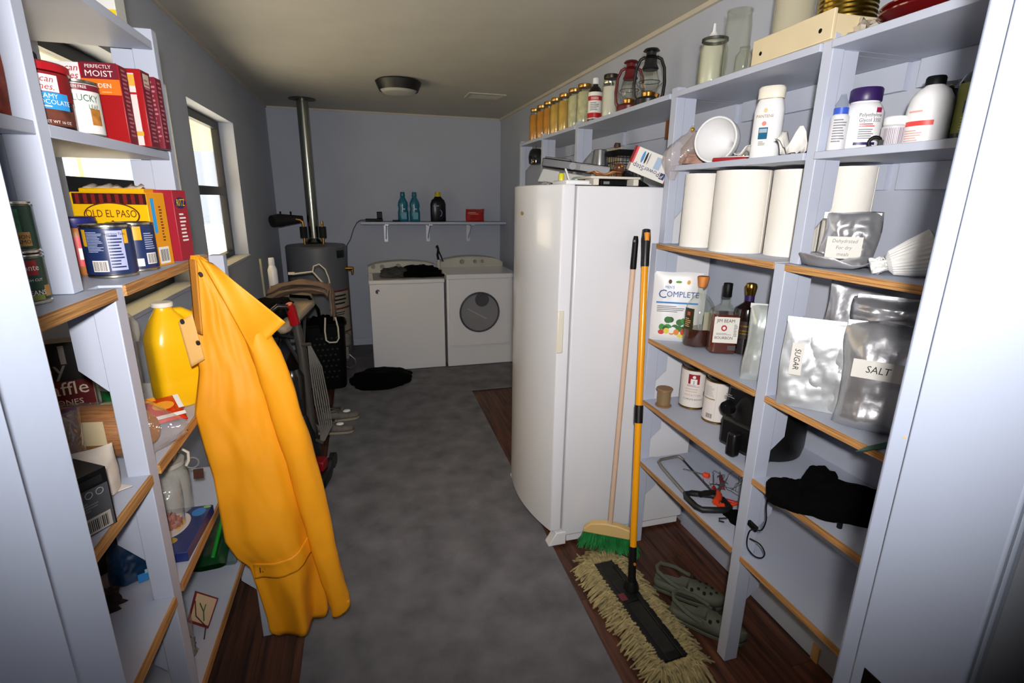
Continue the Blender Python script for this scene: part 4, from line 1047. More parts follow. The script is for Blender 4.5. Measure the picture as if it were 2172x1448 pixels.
# ---------------- on top of the refrigerator
def fridge_top():
    z = 1.7095
    t = thing('cooling_tray', 'cream plastic tray on short legs at the front of the refrigerator top', 'tray', (1.035, 2.09, z), 0)
    obj('tray', B().box(-.115, -.045, .026, .115, .10, .036), OFFW, t, bev=.003)
    for x in (-.10, .085): obj('leg', B().box(x, -.04, 0, x+.024, .05, .0261), OFFW, t, bev=.002)
    t = thing('power_adapter', 'flat black box with a small grey label under the cream tray', 'adapter', (1.04, 2.10, z), 0)
    obj('case', B().box(-.062, -.025, 0, .058, .05, .024), BLACK, t, bev=.003)
    flat(t, 'label', (-.035, -.0255, .011), .028, .011, GREYINK); 
    t = thing('container_cover', 'flat white plastic container cover lying at the front corner of the refrigerator top', 'lid', (.895, 2.11, z), 0)
    obj('lid', B().box(-.085, -.07, 0, .02, .10, .018), WHITE, t, bev=.006)
    obj('rim', B().box(-.09, -.075, -.0002, .024, .105, .005), WHITE, t, bev=.002)
    t = thing('game_console', 'light grey slanted appliance with a green oval badge on the refrigerator', 'appliance', (.985, 2.36, z+.004), rot=(radians(0), radians(5), radians(-28)))
    obj('case', B().prism([(-.17, -.0), (.17, 0.0), (.17, .036), (-.15, .06)], -.10, .12, 'Y'), mat('light_grey_case', '9d9c99', .45), t, bev=.004)
    flat(t, 'badge', (.02, -.1005, .024), .07, .03, mat('badge_dark_green', '22402f', .4), shape='oval'); flat(t, 'badge_centre', (.02, -.1012, .024), .04, .012, mat('badge_pale', '9fb0a8', .4), shape='oval')
    t = thing('router', 'long dark grey device with silver panel lying on the light grey appliance', 'router', (1.0, 2.40, z+.071), rot=(0, radians(7), radians(-26)))
    obj('case', B().box(-.16, -.07, 0, .16, .07, .038), mat('dark_grey_case', '2b282c', .4), t, bev=.004)
    obj('top_cover', B().box(-.15, -.065, .0381, -.03, .06, .046), mat('dark_grey_case', '', .4), t, bev=.002)
    flat(t, 'silver_panel', (.085, -.0705, .016), .13, .024, mat('silver_panel', '85858b', .5)); flat(t, 'round_dial', (-.015, -.0708, .018), .032, .032, mat('silver_panel', '', .35), shape='oval')
    t = thing('lighter', 'yellow lighter standing at the front corner of the refrigerator top', 'lighter', (.845, 2.19, z))
    obj('body', B().lathe([(.011, 0), (.012, .002), (.012, .046), (.010, .05)], 16), mat('lighter_yellow', 'd8d028', .3), t); obj('cap', B().box(-.008, -.006, .0501, .008, .006, .056), STEEL, t)
    t = thing('pen', 'white pen leaning beside the yellow lighter', 'pen', (.885, 2.195, z+.0185), rot=(0, radians(-22), 0))
    obj('barrel', B().cyl((0, 0, .001), (0, 0, .055), .004), WHITE, t); obj('tip', B().cyl((0, 0, .0551), (0, 0, .062), .0035, .001), STEEL, t)
    t = thing('finial', 'round brown wooden knob with a brass tip on the cream tray', 'knob', (1.085, 2.125, z+.0365))
    obj('knob', B().lathe([(.012, 0), (.016, .004), (.014, .012), (.026, .03), (.026, .042), (.014, .056)], 24), mat('brown_knob', '5a3018', .3, coat=.4), t); obj('tip', B().ball((.004, -.018, .045), .008), BRASS, t)
    sheet('orange_cloth', 'pale orange cloth lying on the cream tray', (1.0, 2.10, z+.037), .13, .08, mat('peach_cloth', 'd59a6a', .8), 5, .2, .012, 'cloth')
    t = thing('steel_tumbler', 'tapered stainless steel tumbler upside down behind the dark device', 'tumbler', (1.19, 2.55, z))
    obj('cup', B().lathe([(.052, 0), (.054, .003), (.053, .03), (.050, .034), (.05, .04), (.034, .185), (.03, .188)], 32), STEEL, t); obj('band', B().lathe([(.0515, .034), (.0525, .036), (.0525, .042), (.0505, .044)], 32), mat('gold_band', 'a08750', .3, 1), t)
    t = thing('wire_basket', 'black wire basket behind the white shoe-insole box', 'basket', (1.33, 2.56, z))
    b = B()
    for k in range(5): b.tube([(x, y, .02+k*.036) for x, y in ((-.07, -.09), (.07, -.09), (.07, .09), (-.07, .09))], .002, 6, True)
    obj('hoops', b, BLACK, t)
    for k in range(8): b_ = B().tube([(-.07+.02*k, -.09, .003), (-.07+.02*k, -.09, .17)], .0016, 6); obj('wire', b_, BLACK, t)
    for k in range(8): b_ = B().tube([(-.07, -.09+.025*k, .003), (-.07, -.09+.025*k, .17)], .0016, 6); obj('wire', b_, BLACK, t)
    obj('rim_band', B().box(-.074, -.094, .155, .074, -.09, .186).box(-.074, -.09, .155, -.07, .094, .186), BLACK, t, smooth=False)
    t = thing('insole_box', 'white shoe-insole box with a red end, lying tilted upside down on the refrigerator', 'box', (1.205, 2.10, z), rot=(radians(8), radians(20), radians(-18)))
    w, h, d = .20, .105, .07
    obj('carton', B().box(-w/2, 0, 0.036, w/2, d, .036+h), PAPER, t, bev=.001)
    obj('red_end', B().box(w/2-.035, -.0006, .0355, w/2+.0006, d+.0006, .0365+h), mat('box_red', 'd01f24', .4), t, bev=.001)
    obj('red_edge', B().box(-w/2-.0006, -.0006, .07, -w/2+.008, d+.0006, .0365+h), mat('box_red', '', .4), t, smooth=False)
    R_, U_ = (-1, 0, 0), (0, 0, -1)
    nrm = -.0012
    me = text(t, 'PowerStep', .03, (-.028, nrm, .066), R_, U_, mat('box_navy', '2a2c66', .5), bold=.0004, sx=.95)
    q = flat(t, 'logo_square', (.048, nrm, .062), .022, .026, mat('box_navy', '', .5)); text(q, 'P', .022, (.048, nrm-.0008, .062), R_, U_, PAPER, shear=.3)
    for x, wd, m in ((-.062, .012, BLUE), (-.048, .009, INK), (-.036, .005, GREYINK)): flat(t, 'insole_picture', (x, nrm, .108), wd, .05, m, shape='oval', n=14)
    flat(t, 'print_panel', (.01, nrm, .104), .028, .05, mat('pale_blue_panel', 'a3b9d2', .5))
    print_lines(t, (w/2-.016, nrm, .09), .085, .022, 2, mat('pink_white', 'f0b0a8', .5), (0, 0, 1), (-1, 0, 0))
    t = thing('black_stand', 'black wedge-shaped case propping up the tilted insole box', 'case', (1.20, 2.09, z), 0)
    obj('wedge', B().prism([(-.095, 0), (.035, 0), (.02, .010), (-.09, .062)], .02, .085, 'Y'), BLACK, t, bev=.002)
    t = thing('cutting_board', 'tan board leaning against the wall behind the refrigerator', 'board', (1.40, 2.86, z-.2), rot=(0, radians(4), 0))
    obj('board', B().box(-.006, -.08, 0, .006, .08, .43), mat('tan_board', 'b9a888', .6), t, bev=.003); obj('knob_handle', B().lathe([(.016, 0), (.02, .01), (.016, .026)], 16, M=Matrix.Translation((0, -.02, .43))), BROWN, t)
    t = thing('glass_vase', 'clear glass with a dried sprig beside the light grey appliance', 'vase', (1.06, 2.62, z))
    obj('glass', B().lathe([(.022, 0), (.026, .003), (.03, .09), (.028, .09), (.024, .006)], 24, cap=False), GLASS, t)
    for k in range(4): obj('dry_stem', B().tube([(0, 0, .004), (.01*k-.015, .006*k-.01, .08), (.02*k-.03, .01*k-.01, .13)], .0016, 5), mat('dry_green', '4d4a38', .8), t)
    crumple('foil_scrap', 'little ball of crumpled foil at the front edge of the refrigerator top', (.80, 2.26, z), (.022, .02, .012), FOIL, 4, 'foil', .5)
    crumple('dried_herbs', 'dark dried herb bundle at the back of the refrigerator top', (1.0, 2.62, z), (.05, .04, .02), mat('herb', '4c4636', .9, var=.4, scale=40), 6, 'herbs', .6)
    t = thing('hanging_pot', 'dark smoky glass pot hanging from a brass hook under the top shelf', 'pot', (1.30, 3.92, 1.90))
    obj('pot', B().lathe([(.03, 0), (.055, .01), (.06, .06), (.05, .10), (.035, .115)], 28), mat('smoky_black', '141519', .12, coat=.7), t); obj('hook', B().tube([(0, 0, .115), (0, .005, .13), (0, 0, .139)], .003, 8), BRASS, t)
    obj('knob', B().ball((-.04, -.055, .02), .012), BRASS, t)
    t = thing('cup_hook', 'small brass hook with a bead under the top shelf near the middle bay', 'hook', (1.27, 3.0, 1.98))
    obj('hook', B().tube([(0, 0, .0598), (0, 0, .02), (.006, 0, .012)], .003, 8), STEEL, t); obj('bead', B().ball((0, 0, 0), .012), BRASS, t)
fridge_top()
# ================================================================ things on the left shelving
def carton(name, label, loc, rz, w, d, h, front, side=None, group=None, cat='box', open_top=None):
    """printed carton: front lower left corner turn; local x along the front, -y is the front, origin at the front right corner"""
    t = thing(name, label, cat, loc, rz, group)
    obj('carton', B().box(-w, 0, 0, 0, d, h), front, t, bev=.0012)
    if side: obj('side_panel', B().box(-.0004, .0006, .0005, .0006, d-.0006, h-.0005), side, t, smooth=False)
    obj('top_flap', B().box(-w+.002, .002, h-.0004, -.002, d-.002, h+.0008), front if not side else side, t, smooth=False)
    return t
MAROON = mat('maroon_side', '73182a', .4)
def left_top():
    z = 1.7655
    t = thing('frosting_tub', 'clear tub of chocolate frosting with red lid and black handle at the post', 'tub', (-.586, 1.262, z), face(-.585, 1.26)+.28+.1)
    r = .060
    obj('tub', B().lathe([(r-.004, 0), (r-.001, .003), (r, .098), (r-.002, .100)], 36), mat('chocolate', '1b0d0a', .2, coat=.5), t)
    obj('lid', B().lathe([(r-.002, .0995), (r+.003, .1005), (r+.003, .113), (r-.001, .116), (.01, .1165)], 36), mat('lid_red', 'a3141d', .3), t)
    obj('handle', B().tube([(-.03, .02, .116), (-.03, .02, .138), (-.025, .02, .144), (.02, .02, .144), (.026, .02, .138), (.026, .02, .116)], .0035, 8), BLACK, t)
    patch(t, 'label', r, .05, .098, -.9, 1.0, mat('frost_label_red', '7e1119', .4)); w = patch(t, 'label_patch', r+.0004, .064, .093, -.75, .35, mat('label_white', 'e4e2e2', .4))
    text_cyl(w, 'Duncan', .016, r+.001, .085, -.2, RED, shear=.3); text_cyl(w, 'Hines.', .016, r+.001, .072, -.12, RED, shear=.3)
    bl = patch(t, 'label_patch', r+.0004, .034, .063, -.75, .62, mat('frost_blue', '2f92d2', .4)); text_cyl(bl, 'CREAMY', .0115, r+.001, .056, -.1, PAPER, bold=.0003); text_cyl(bl, 'CHOCOLATE', .0115, r+.001, .046, .05, PAPER, bold=.0003); print_cyl(bl, r+.0005, .036, .041, -.4, .3, 1, PAPER)
    patch(t, 'picture', r, .006, .034, -.8, .8, mat('swirl_brown', '5b3024', .35, var=.6, scale=40)); text_cyl(t, 'NET WT 16 OZ', .007, r+.001, .012, .15, PAPER)
    t = thing('pie_filling_can', 'white can of pie filling with a dark red top band', 'can', (-.573, 1.405, z), face(-.57, 1.40)-.05)
    r, h = .040, .113
    obj('tin', B().lathe([(r-.002, 0), (r+.001, .001), (r+.001, .005), (r-.001, .007), (r-.001, h-.007), (r+.001, h-.005), (r+.001, h-.001), (r-.002, h), (r-.004, h-.004)], 36), TIN, t)
    obj('wrapper', B().lathe([(r-.0005, .0075), (r+.0004, .008), (r+.0004, h-.008), (r-.0005, h-.0075)], 36), mat('wrap_white', 'dddcd8', .45), t)
    bnd = patch(t, 'label_band', r+.0004, h-.021, h-.009, -1.5, 1.5, MAROON); text_cyl(bnd, 'GLUTEN FREE', .008, r+.001, h-.0145, 0, PAPER, sx=.9)
    text_cyl(t, 'LUCKY', .019, r+.0006, h-.036, .45, GREEN, bold=.0004, sx=.8); text_cyl(t, 'LEAF', .012, r+.0006, h-.052, .75, GREEN, sx=.8)
    patch(t, 'picture', r+.0004, .025, .058, .55, 1.1, mat('pie_slice', 'a26a2b', .5, var=.4, scale=60)); print_cyl(t, r+.0004, .02, .09, -1.3, -.9, 14, INK, seed=4); print_cyl(t, r+.0004, .012, .03, -1.0, -.55, 10, PURPLE, bars=True)
    rz = radians(-3)
    t = carton('cake_mix_box', 'red cake mix box with an orange band, behind the white pie filling can', (-.520, 1.502, z), rz, .165, .040, .170, mat('cake_red', '9d0f15', .35), MAROON)
    y = -.0006; F = dict(right=(1, 0, 0), up=(0, 0, 1))
    q = flat(t, 'label_patch', (-.112, y, .150), .068, .04, mat('label_white', '', .4)); text(q, 'Duncan', .020, (-.112, y-.0008, .158), m=RED, shear=.3); text(q, 'Hines', .020, (-.106, y-.0008, .142), m=RED, shear=.3)
    flat(t, 'label_band', (-.038, y, .155), .072, .034, MAROON); text(t, 'PERFECTLY', .0105, (-.040, y-.0006, .163), m=PAPER, bold=.0002); text(t, 'MOIST', .018, (-.040, y-.0006, .148), m=PAPER, bold=.0006, sx=1.1)
    o = flat(t, 'label_band', (-.040, y, .121), .078, .033, mat('golden_band', 'd8701a', .4)); text(o, 'GOLDEN', .0135, (-.046, y-.0008, .123), m=PAPER, bold=.0002); print_lines(o, (-.025, y-.0004, .110), .03, .004, 1, mat('pale_orange', 'e8b070', .5))
    c = flat(t, 'picture', (-.085, y, .085), .06, .05, mat('cake_tan', 'b89a74', .6, var=.3, scale=60)); flat(c, 'picture', (-.085, y-.0006, .106), .062, .016, BROWN); flat(c, 'picture', (-.083, y-.0006, .076), .06, .009, mat('dark_choc', '1d0f0b', .5))
    flat(t, 'label_patch', (-.084, y, .042), .06, .022, mat('cream_patch', 'c9bda8', .6)); flat(t, 'label_patch', (-.082, y, .015), .062, .024, mat('pale_patch2', 'c4b8ae', .6)); print_lines(t, (-.082, y-.0006, .042), .045, .012, 2, GREYINK)
    print_lines(t, (.0008, .021, .09), .026, .15, 16, mat('pink_print', 'b06a74', .5), (0, 1, 0), (0, 0, 1))
    t = carton('cake_mix_box', 'red box with yellow and white strip, second in the cake mix row', (-.500, 1.575, z), rz, .06, .05, .177, mat('cake_red', '', .35), MAROON)
    flat(t, 'label_strip', (-.026, y, .085), .022, .165, mat('strip_white', 'd9cfcb', .5)); flat(t, 'label_strip', (-.026, y-.0005, .152), .022, .026, mat('strip_gold', 'dba43c', .5)); flat(t, 'label_strip', (-.024, y-.0005, .03), .022, .01, mat('strip_gold', '', .5)); flat(t, 'label_strip', (-.026, y-.0005, .122), .022, .005, RED)
    print_lines(t, (.0008, .025, .085), .03, .15, 16, mat('pink_print', '', .5), (0, 1, 0), (0, 0, 1)); flat(t, 'label_patch', (.0008, .025, .155), .03, .03, mat('cream_patch', '', .6), (0, 1, 0))
    t = carton('cake_mix_box', 'dark red box nearest the far upright on the cake mix shelf', (-.489, 1.636, z), rz, .06, .035, .172, MAROON, MAROON)
    print_lines(t, (-.012, y, .09), .02, .15, 14, mat('pink_print', '', .5)); print_lines(t, (.0008, .017, .09), .022, .15, 14, mat('pink_print', '', .5), (0, 1, 0), (0, 0, 1), seed=8)
    t = thing('snack_bag', 'colourful snack bag at the door end of the upper left shelf', 'bag', (-.578, 1.066, z), .05)
    obj('bag', pouch_bm(.10, .105, .045, 81, .006), mat('snack_print', '6b2a1c', .3, var=.9, scale=14, coat=.3), t)
    flat(t, 'printed_patch', (.02, -.034, .025), .05, .02, NAVY, shape='oval')
    t = carton('baking_box', 'yellow and white box on the uppermost left shelf, its base just in view', (-.527, 1.57, 2.0455), radians(-3), .07, .05, .12, mat('box_white2', 'd8d8d2', .5), mat('box_grey', 'b8b8b0', .5))
    flat(t, 'yellow_band', (-.035, -.0006, .010), .07, .02, YEL)
left_top()
def left_mid():
    z = 1.4725
    rz = radians(-14)
    t = carton('taco_shell_box', 'yellow taco shell box with brown brand oval, in front of another yellow box', (-.508, 1.500, z), rz, .182, .070, .180, mat('taco_yellow', 'eeb90c', .4), mat('taco_orange', 'e2950f', .4))
    y = -.0006
    rf = flat(t, 'picture', (-.088, y, .165), .176, .026, mat('tile_brown', '33100c', .5))
    for k in range(9): flat(rf, 'picture_tile', (-.164+.019*k, y-.0006, .165), .009, .023, mat('tile_red', '7d1d18', .5))
    o = flat(t, 'brand_oval', (-.088, y-.0008, .126), .135, .062, mat('oval_brown', '5a2a10', .5), shape='oval', n=32); o2 = flat(o, 'brand_oval', (-.088, y-.0014, .126), .128, .056, YEL, shape='oval', n=32)
    text(o2, 'OLD EL PASO', .0255, (-.088, y-.0022, .129), m=mat('brand_brown', '6d2412', .5), bold=.0006, sx=.8); flat(o2, 'emblem', [0, 0, 0] if False else (-.088, y-.0018, .110), .02, .007, mat('brand_brown', '', .5), shape=[(-.01, -.003), (.01, -.003), (0, .004)])
    text(t, 'SHELLS', .014, (-.085, y-.0006, .084), m=mat('brand_brown', '', .5), sx=1.1)
    flat(t, 'blue_strip', (.0007, .018, .125), .013, .085, mat('strip_blue', '2f9bd8', .4), (0, 1, 0)); f = flat(t, 'barcode_patch', (.0007, .035, .026), .04, .042, PAPER, (0, 1, 0)); print_lines(f, (.0012, .035, .026), .034, .03, 14, INK, (0, 1, 0), bars=True)
    print_lines(t, (.0007, .045, .105), .012, .09, 12, mat('brand_brown', '', .5), (0, 1, 0))
    t = carton('taco_shell_box', 'second yellow box with torn top and red corner, half hidden behind the front taco box', (-.545, 1.60, z), rz, .165, .05, .190, mat('taco_yellow', '', .4), mat('taco_orange', '', .4))
    flat(t, 'red_corner', (-.153, y, .10), .02, .15, mat('corner_red', '8d1722', .4)); b = B()
    b.grid(lambda u, v: Vector((-.16+.15*u, .004+.02*v, .190+v*.008*(1+2*nz(u*9, v, 0, 2)))), 20, 3); obj('torn_flap', b, mat('torn_card', 'c9b9a6', .8), t, solid=.0008)
    t = carton('cracker_box', 'tall red cracker box beside the yellow boxes', (-.488, 1.625, z), rz, .05, .06, .188, mat('cracker_red', 'a02232', .4), mat('cracker_red', '', .4))
    text(t, 'RITZ', .026, (.0008, .03, .155), (0, 1, 0), (0, 0, 1), YEL, bold=.0005, sx=.7); print_lines(t, (.0008, .03, .09), .03, .08, 8, PAPER, (0, 1, 0), (0, 0, 1)); flat(t, 'badge', (.0006, .03, .155), .05, .03, NAVY, (0, 1, 0), shape='oval')
    def navy(label, x, yy, rzz, s):
        t = thing('bean_can', label, 'can', (x, yy, z), rzz, 'navy labelled cans'); r, h = .046, .113
        obj('tin', B().lathe([(r-.002, 0), (r+.001, .001), (r+.001, .005), (r-.001, .007), (r-.001, h-.007), (r+.001, h-.005), (r+.001, h-.001), (r-.002, h), (r-.004, h-.004), (.01, h-.004)], 40), TIN, t)
        obj('wrapper', B().lathe([(r-.0005, .0075), (r+.0004, .008), (r+.0004, h-.008), (r-.0005, h-.0075)], 40), NAVY, t)
        if s:
            p = patch(t, 'nutrition_panel', r+.0004, .016, h-.012, -.05, .62, mat('panel_lilac', 'a9add0', .5)); print_cyl(p, r+.0008, .02, h-.02, -.02, .58, 11, NAVY); text_cyl(p, 'Nutrition Facts', .0085, r+.0012, h-.019, .28, INK, sx=.8)
            print_cyl(t, r+.0002, .055, h-.014, -.85, -.15, 14, mat('pale_ink', '9aa2bf', .5)); bc = patch(t, 'barcode_patch', r+.0004, .014, .038, -.78, -.14, PAPER); print_cyl(bc, r+.0006, .016, .036, -.74, -.18, 20, BROWN, bars=True)
            patch(t, 'gold_band', r+.0004, h-.04, h-.010, .64, .86, mat('can_gold', 'd9a01c', .4)); patch(t, 'gold_band', r+.0004, h-.045, h-.010, -1.1, -.88, mat('can_gold', '', .4))
        else:
            patch(t, 'gold_band', r+.0004, h-.04, h-.009, -.5, .2, mat('can_gold', '', .4)); q = patch(t, 'barcode_patch', r+.0004, .016, .042, .3, .85, PAPER); print_cyl(q, r+.0006, .018, .04, .33, .82, 14, INK, bars=True); print_cyl(t, r+.0002, .05, .09, .3, .9, 8, mat('pale_ink', '', .5)); patch(t, 'recycle_mark', r+.0004, .012, .03, -.15, .15, PAPER)
    navy('navy can with nutrition panel and barcode, at the shelf edge beside the upright', -.545, 1.350, face(-.545, 1.35), True)
    navy('navy can with an orange-yellow band, behind the nutrition panel can', -.535, 1.452, face(-.535, 1.45)+.2, False)
    t = thing('jar', 'jar with a dark blue lid and red label behind the navy cans', 'jar', (-.625, 1.40, z), face(-.62, 1.4)); r = .042
    obj('body', B().lathe([(r-.004, 0), (r, .006), (r, .095), (r-.006, .105)], 32), mat('peanut', 'a5662c', .35, coat=.4), t); obj('lid', B().lathe([(r-.001, .104), (r, .106), (r, .124), (r-.004, .127)], 32), mat('lid_blue', '1f2263', .35), t)
    patch(t, 'label', r, .02, .085, -.5, 1.4, mat('label_bright_red', 'c91f26', .4)); patch(t, 'label_patch', r+.0005, .035, .06, .0, .9, PAPER)
    t = thing('jar', 'jar of dark spread partly behind the near upright on the middle shelf', 'jar', (-.600, 1.245, z), face(-.6, 1.24)); r = .030
    obj('body', B().lathe([(r-.003, 0), (r, .004), (r, .10), (r-.006, .115)], 28), mat('dark_spread', '2a1510', .25, coat=.5, var=.4, scale=30), t); obj('lid', B().lathe([(r-.004, .114), (r-.003, .13)], 28), mat('jar_gold_lid', '9a7b3c', .3, .8), t); patch(t, 'label', r, .055, .09, -.2, .9, mat('charcoal_label', '1b1a1c', .5)); text_cyl(t, 'M', .024, r+.001, .072, .45, PAPER)
    t = thing('bottle', 'slim bottle of amber vinegar at the back beside the near upright', 'bottle', (-.72, 1.36, z), 0)
    obj('body', B().lathe([(.024, 0), (.026, .004), (.026, .12), (.012, .16), (.011, .22)], 24), mat('vinegar', '6e3f12', .2, coat=.5), t); obj('cap', B().lathe([(.013, .218), (.013, .24)], 20), mat('jar_gold_lid', '', .3), t)
    def green(label, x, yy, zz, s):
        t = thing('vegetable_can', label, 'can', (x, yy, zz), face(x, yy)+.1, 'green vegetable cans stacked by the door frame'); r, h = .034, .082
        obj('tin', B().lathe([(r-.002, 0), (r+.001, .001), (r+.001, .004), (r-.001, .006), (r-.001, h-.006), (r+.001, h-.004), (r+.001, h-.001), (r-.002, h), (r-.004, h-.003)], 36), TIN, t)
        obj('wrapper', B().lathe([(r-.0005, .0065), (r+.0004, .007), (r+.0004, h-.007), (r-.0005, h-.0065)], 36), mat('can_green', '123a2a', .35), t)
        if s:
            patch(t, 'leaf_picture', r+.0004, .03, .07, -.55, .35, mat('leaf_print', '3f7a52', .5, var=.5, scale=60)); q = patch(t, 'badge', r+.0006, .012, .034, .0, .66, mat('badge_tan', 'b78a4a', .5)); text_cyl(q, 'NON', .0085, r+.0014, .0265, .33, INK); text_cyl(q, 'GMO', .0085, r+.0014, .0185, .33, INK)
        else:
            q = patch(t, 'badge', r+.0006, .048, .072, -.2, .62, mat('badge_red', '9a1a1c', .4)); text_cyl(q, 'Monte', .014, r+.0014, .060, .22, PAPER, bold=.0003, sx=.85); text_cyl(t, 'BEANS', .011, r+.001, .019, .35, PAPER, sx=.9); patch(t, 'badge', r+.0006, .012, .03, .75, 1.15, mat('badge_tan', 'b78a4a', .5)); patch(t, 'picture', r+.0004, .0075, .016, -.6, .7, mat('pea_print', '7d8a3a', .5)); text_cyl(t, 'FRESH CUT', .006, r+.001, .040, .3, PAPER)
    green('green vegetable can at the bottom of the stack by the door frame', -.548, 1.028, z, False); green('green vegetable can with a tan badge, on top of the other green can', -.549, 1.030, z+.0825, True)
    t = thing('jar', 'dark jar with orange band behind the stack of green cans', 'jar', (-.645, 1.09, z), face(-.64, 1.09)-.3); obj('body', B().lathe([(.036, 0), (.04, .004), (.04, .13), (.03, .145), (.03, .16)], 30), mat('gloss_black', '', .15), t); patch(t, 'label_band', .04, .06, .085, -1, 1.4, mat('band_orange', 'a5641f', .5)); obj('lid', B().lathe([(.033, .158), (.033, .172)], 28), BLACK, t)
left_mid()
def blow_jug(name, label, loc, rz, w, d, h, m, capm, group=None):
    """blow-moulded jug: rounded-square body, shoulder, neck and a hollow handle at one upper corner"""
    t = thing(name, label, 'jug', loc, rz, group)
    n = 40; b = B(); rings = []
    prof = [(.90, .0), (.97, .012), (1, .03), (1, .26), (.985, .28), (1, .30), (1, .60), (.97, .66), (.80, .76), (.58, .86), (.40, .92), (.33, .945), (.33, .975)]
    for k, s in prof:
        ring = []
        for i in range(n):
            a = 2*pi*i/n; ca, sa = cos(a), sin(a); e = .45 if s < .7 else .45+.55*(s-.7)/.28
            x = math.copysign(abs(ca)**min(1, e), ca)*w/2*k; y = math.copysign(abs(sa)**min(1, e), sa)*d/2*k
            if s > .62: x += -.0*w
            ring.append(b.b.verts.new((x-(w*.10*max(0, (s-.6)/.38) if s > .6 else 0), y, s*h)))
        rings.append(ring)
    for A, D in zip(rings, rings[1:]):
        for i in range(n): b.b.faces.new((A[i], A[(i+1) % n], D[(i+1) % n], D[i]))
    b.b.faces.new(rings[0][::-1]); b.b.faces.new(rings[-1])
    obj('body', b, m, t, ang=50)
    hx = -w*.10
    obj('handle', B().tube([(hx+w*.12, 0, h*.90), (hx+w*.30, 0, h*.895), (hx+w*.46, 0, h*.85), (hx+w*.57, 0, h*.77), (w*.45, 0, h*.66), (w*.40, 0, h*.60)], [.013, .015, .016, .017, .02, .02], 14), m, t)
    obj('cap', B().lathe([(w*.19, h*.965), (w*.20, h*.968), (w*.20, h*1.0), (w*.18, h*1.008)], 28, cx=hx), capm, t)
    return t
def left_low():
    z = 1.0675
    j = blow_jug('oil_jug', 'bright yellow plastic jug with a white cap and handle on the left shelf', (-.535, 1.60, z), face(-.53, 1.6)+.35, .130, .105, .295, mat('jug_yellow', 'f0b90f', .3, coat=.15), mat('cap_cream', 'e6ddd0', .4))
    flat(j, 'label', (.0655, 0, .13), .07, .12, mat('jug_label', 'd98c1c', .5, var=.5, scale=30), (0, 1, 0)); print_lines(j, (.0665, 0, .14), .05, .06, 5, mat('jug_ink', '6a5a54', .6), (0, 1, 0), (0, 0, 1))
    blow_jug('milk_jug', 'empty cloudy plastic jug behind the yellow jug', (-.735, 1.72, z), .3, .12, .12, .27, MILKY, mat('cap_cream', '', .4))
    t = thing('tomato_can', 'green and white can with red printed fruit behind the yellow jug', 'can', (-.69, 1.60, z), face(-.69, 1.6)+.25); r, h = .040, .11
    obj('tin', B().lathe([(r-.002, 0), (r, .001), (r, .005), (r-.001, .007), (r-.001, h-.007), (r, h-.005), (r, h-.001), (r-.003, h)], 32), TIN, t); obj('wrapper', B().lathe([(r-.0005, .0075), (r+.0006, .008), (r+.0006, .06), (r-.0005, .0605)], 32), mat('can_green2', '1a6a34', .4), t); obj('wrapper_top', B().lathe([(r-.0005, .0606), (r+.0006, .061), (r+.0006, h-.008), (r-.0005, h-.0075)], 32), mat('wrap_white', '', .4), t)
    patch(t, 'picture', r+.0007, .064, .095, -.7, .25, mat('tomato_print', 'a92a17', .4, var=.7, scale=40)); patch(t, 'badge', r+.0008, .072, .096, .3, .75, mat('badge_leaf', '2d8a3e', .5)); text_cyl(t, 'diced', .012, r+.001, .05, .3, PAPER); text_cyl(t, 'VINE', .014, r+.001, .034, .3, PAPER, bold=.0003)
    t = carton('cone_box', 'dark box of waffle cones with large letters behind the near upright', (-.735, 1.575, z), radians(20), .14, .06, .205, mat('cone_black', '0b0708', .4), mat('cone_side', 'c9bda2', .6))
    y = -.0006; flat(t, 'lower_panel', (-.07, y, .05), .14, .10, mat('cone_maroon', '5d0a12', .4)); text(t, 'Waffle', .052, (-.075, y-.0008, .078), m=mat('cone_ivory', 'd8cdb2', .5), sx=.95); text(t, 'CONES', .022, (-.062, y-.0008, .040), m=mat('cone_ivory', '', .5)); text(t, 'Joy', .06, (-.085, y-.0006, .135), m=mat('cone_grey', '8f8a84', .5), bold=.0005)
    for x in (-.105, -.05): flat(t, 'stripe', (x, y, .172), .012, .05, mat('cone_grey', '', .5))
    t = thing('pasta_bag', 'clear bag of amber spaghetti with a torn paper label, lying behind the near upright', 'bag', (-.575, 1.27, z), radians(-8))
    b = B(); rnd = random.Random(9)
    obj('spaghetti', B().lathe([(.02, -.13), (.058, -.115), (.062, -.02), (.058, .05), (.03, .085)], 24, sy=.9, M=Matrix.Translation((0, .0, .0635)) @ Matrix.Rotation(radians(90), 4, 'Y')), woodmat('spaghetti', '6b3a08', 'c27a18', .4, 'X', 3, 120, .4, .05), t)
    b = B(); b.grid(lambda u, v: Vector((-.145+.30*v, (.064-.05*max(0, (v-.72)/.28))*cos(2*pi*u)*.95, .066+(.065-.052*max(0, (v-.72)/.28))*sin(2*pi*u)+.004*nz(u*12, v*12, 0, 4)*(1 if v < .9 else 3))), 22, 20, True)
    obj('film', b, FILM, t); q = flat(t, 'paper_label', (.0, -.0605, .085), .045, .055, mat('label_cream2', 'd6c29a', .7))
    t = thing('snack_packet', 'red and orange foil chip packet at the shelf edge below the yellow jug', 'packet', (-.522, 1.435, z+.002), rot=(radians(-62), 0, face(-.52, 1.4)+.2)); obj('packet', pouch_bm(.095, .10, .035, 91, .005), mat('chip_red', 'cf2a12', .3, coat=.4), t)
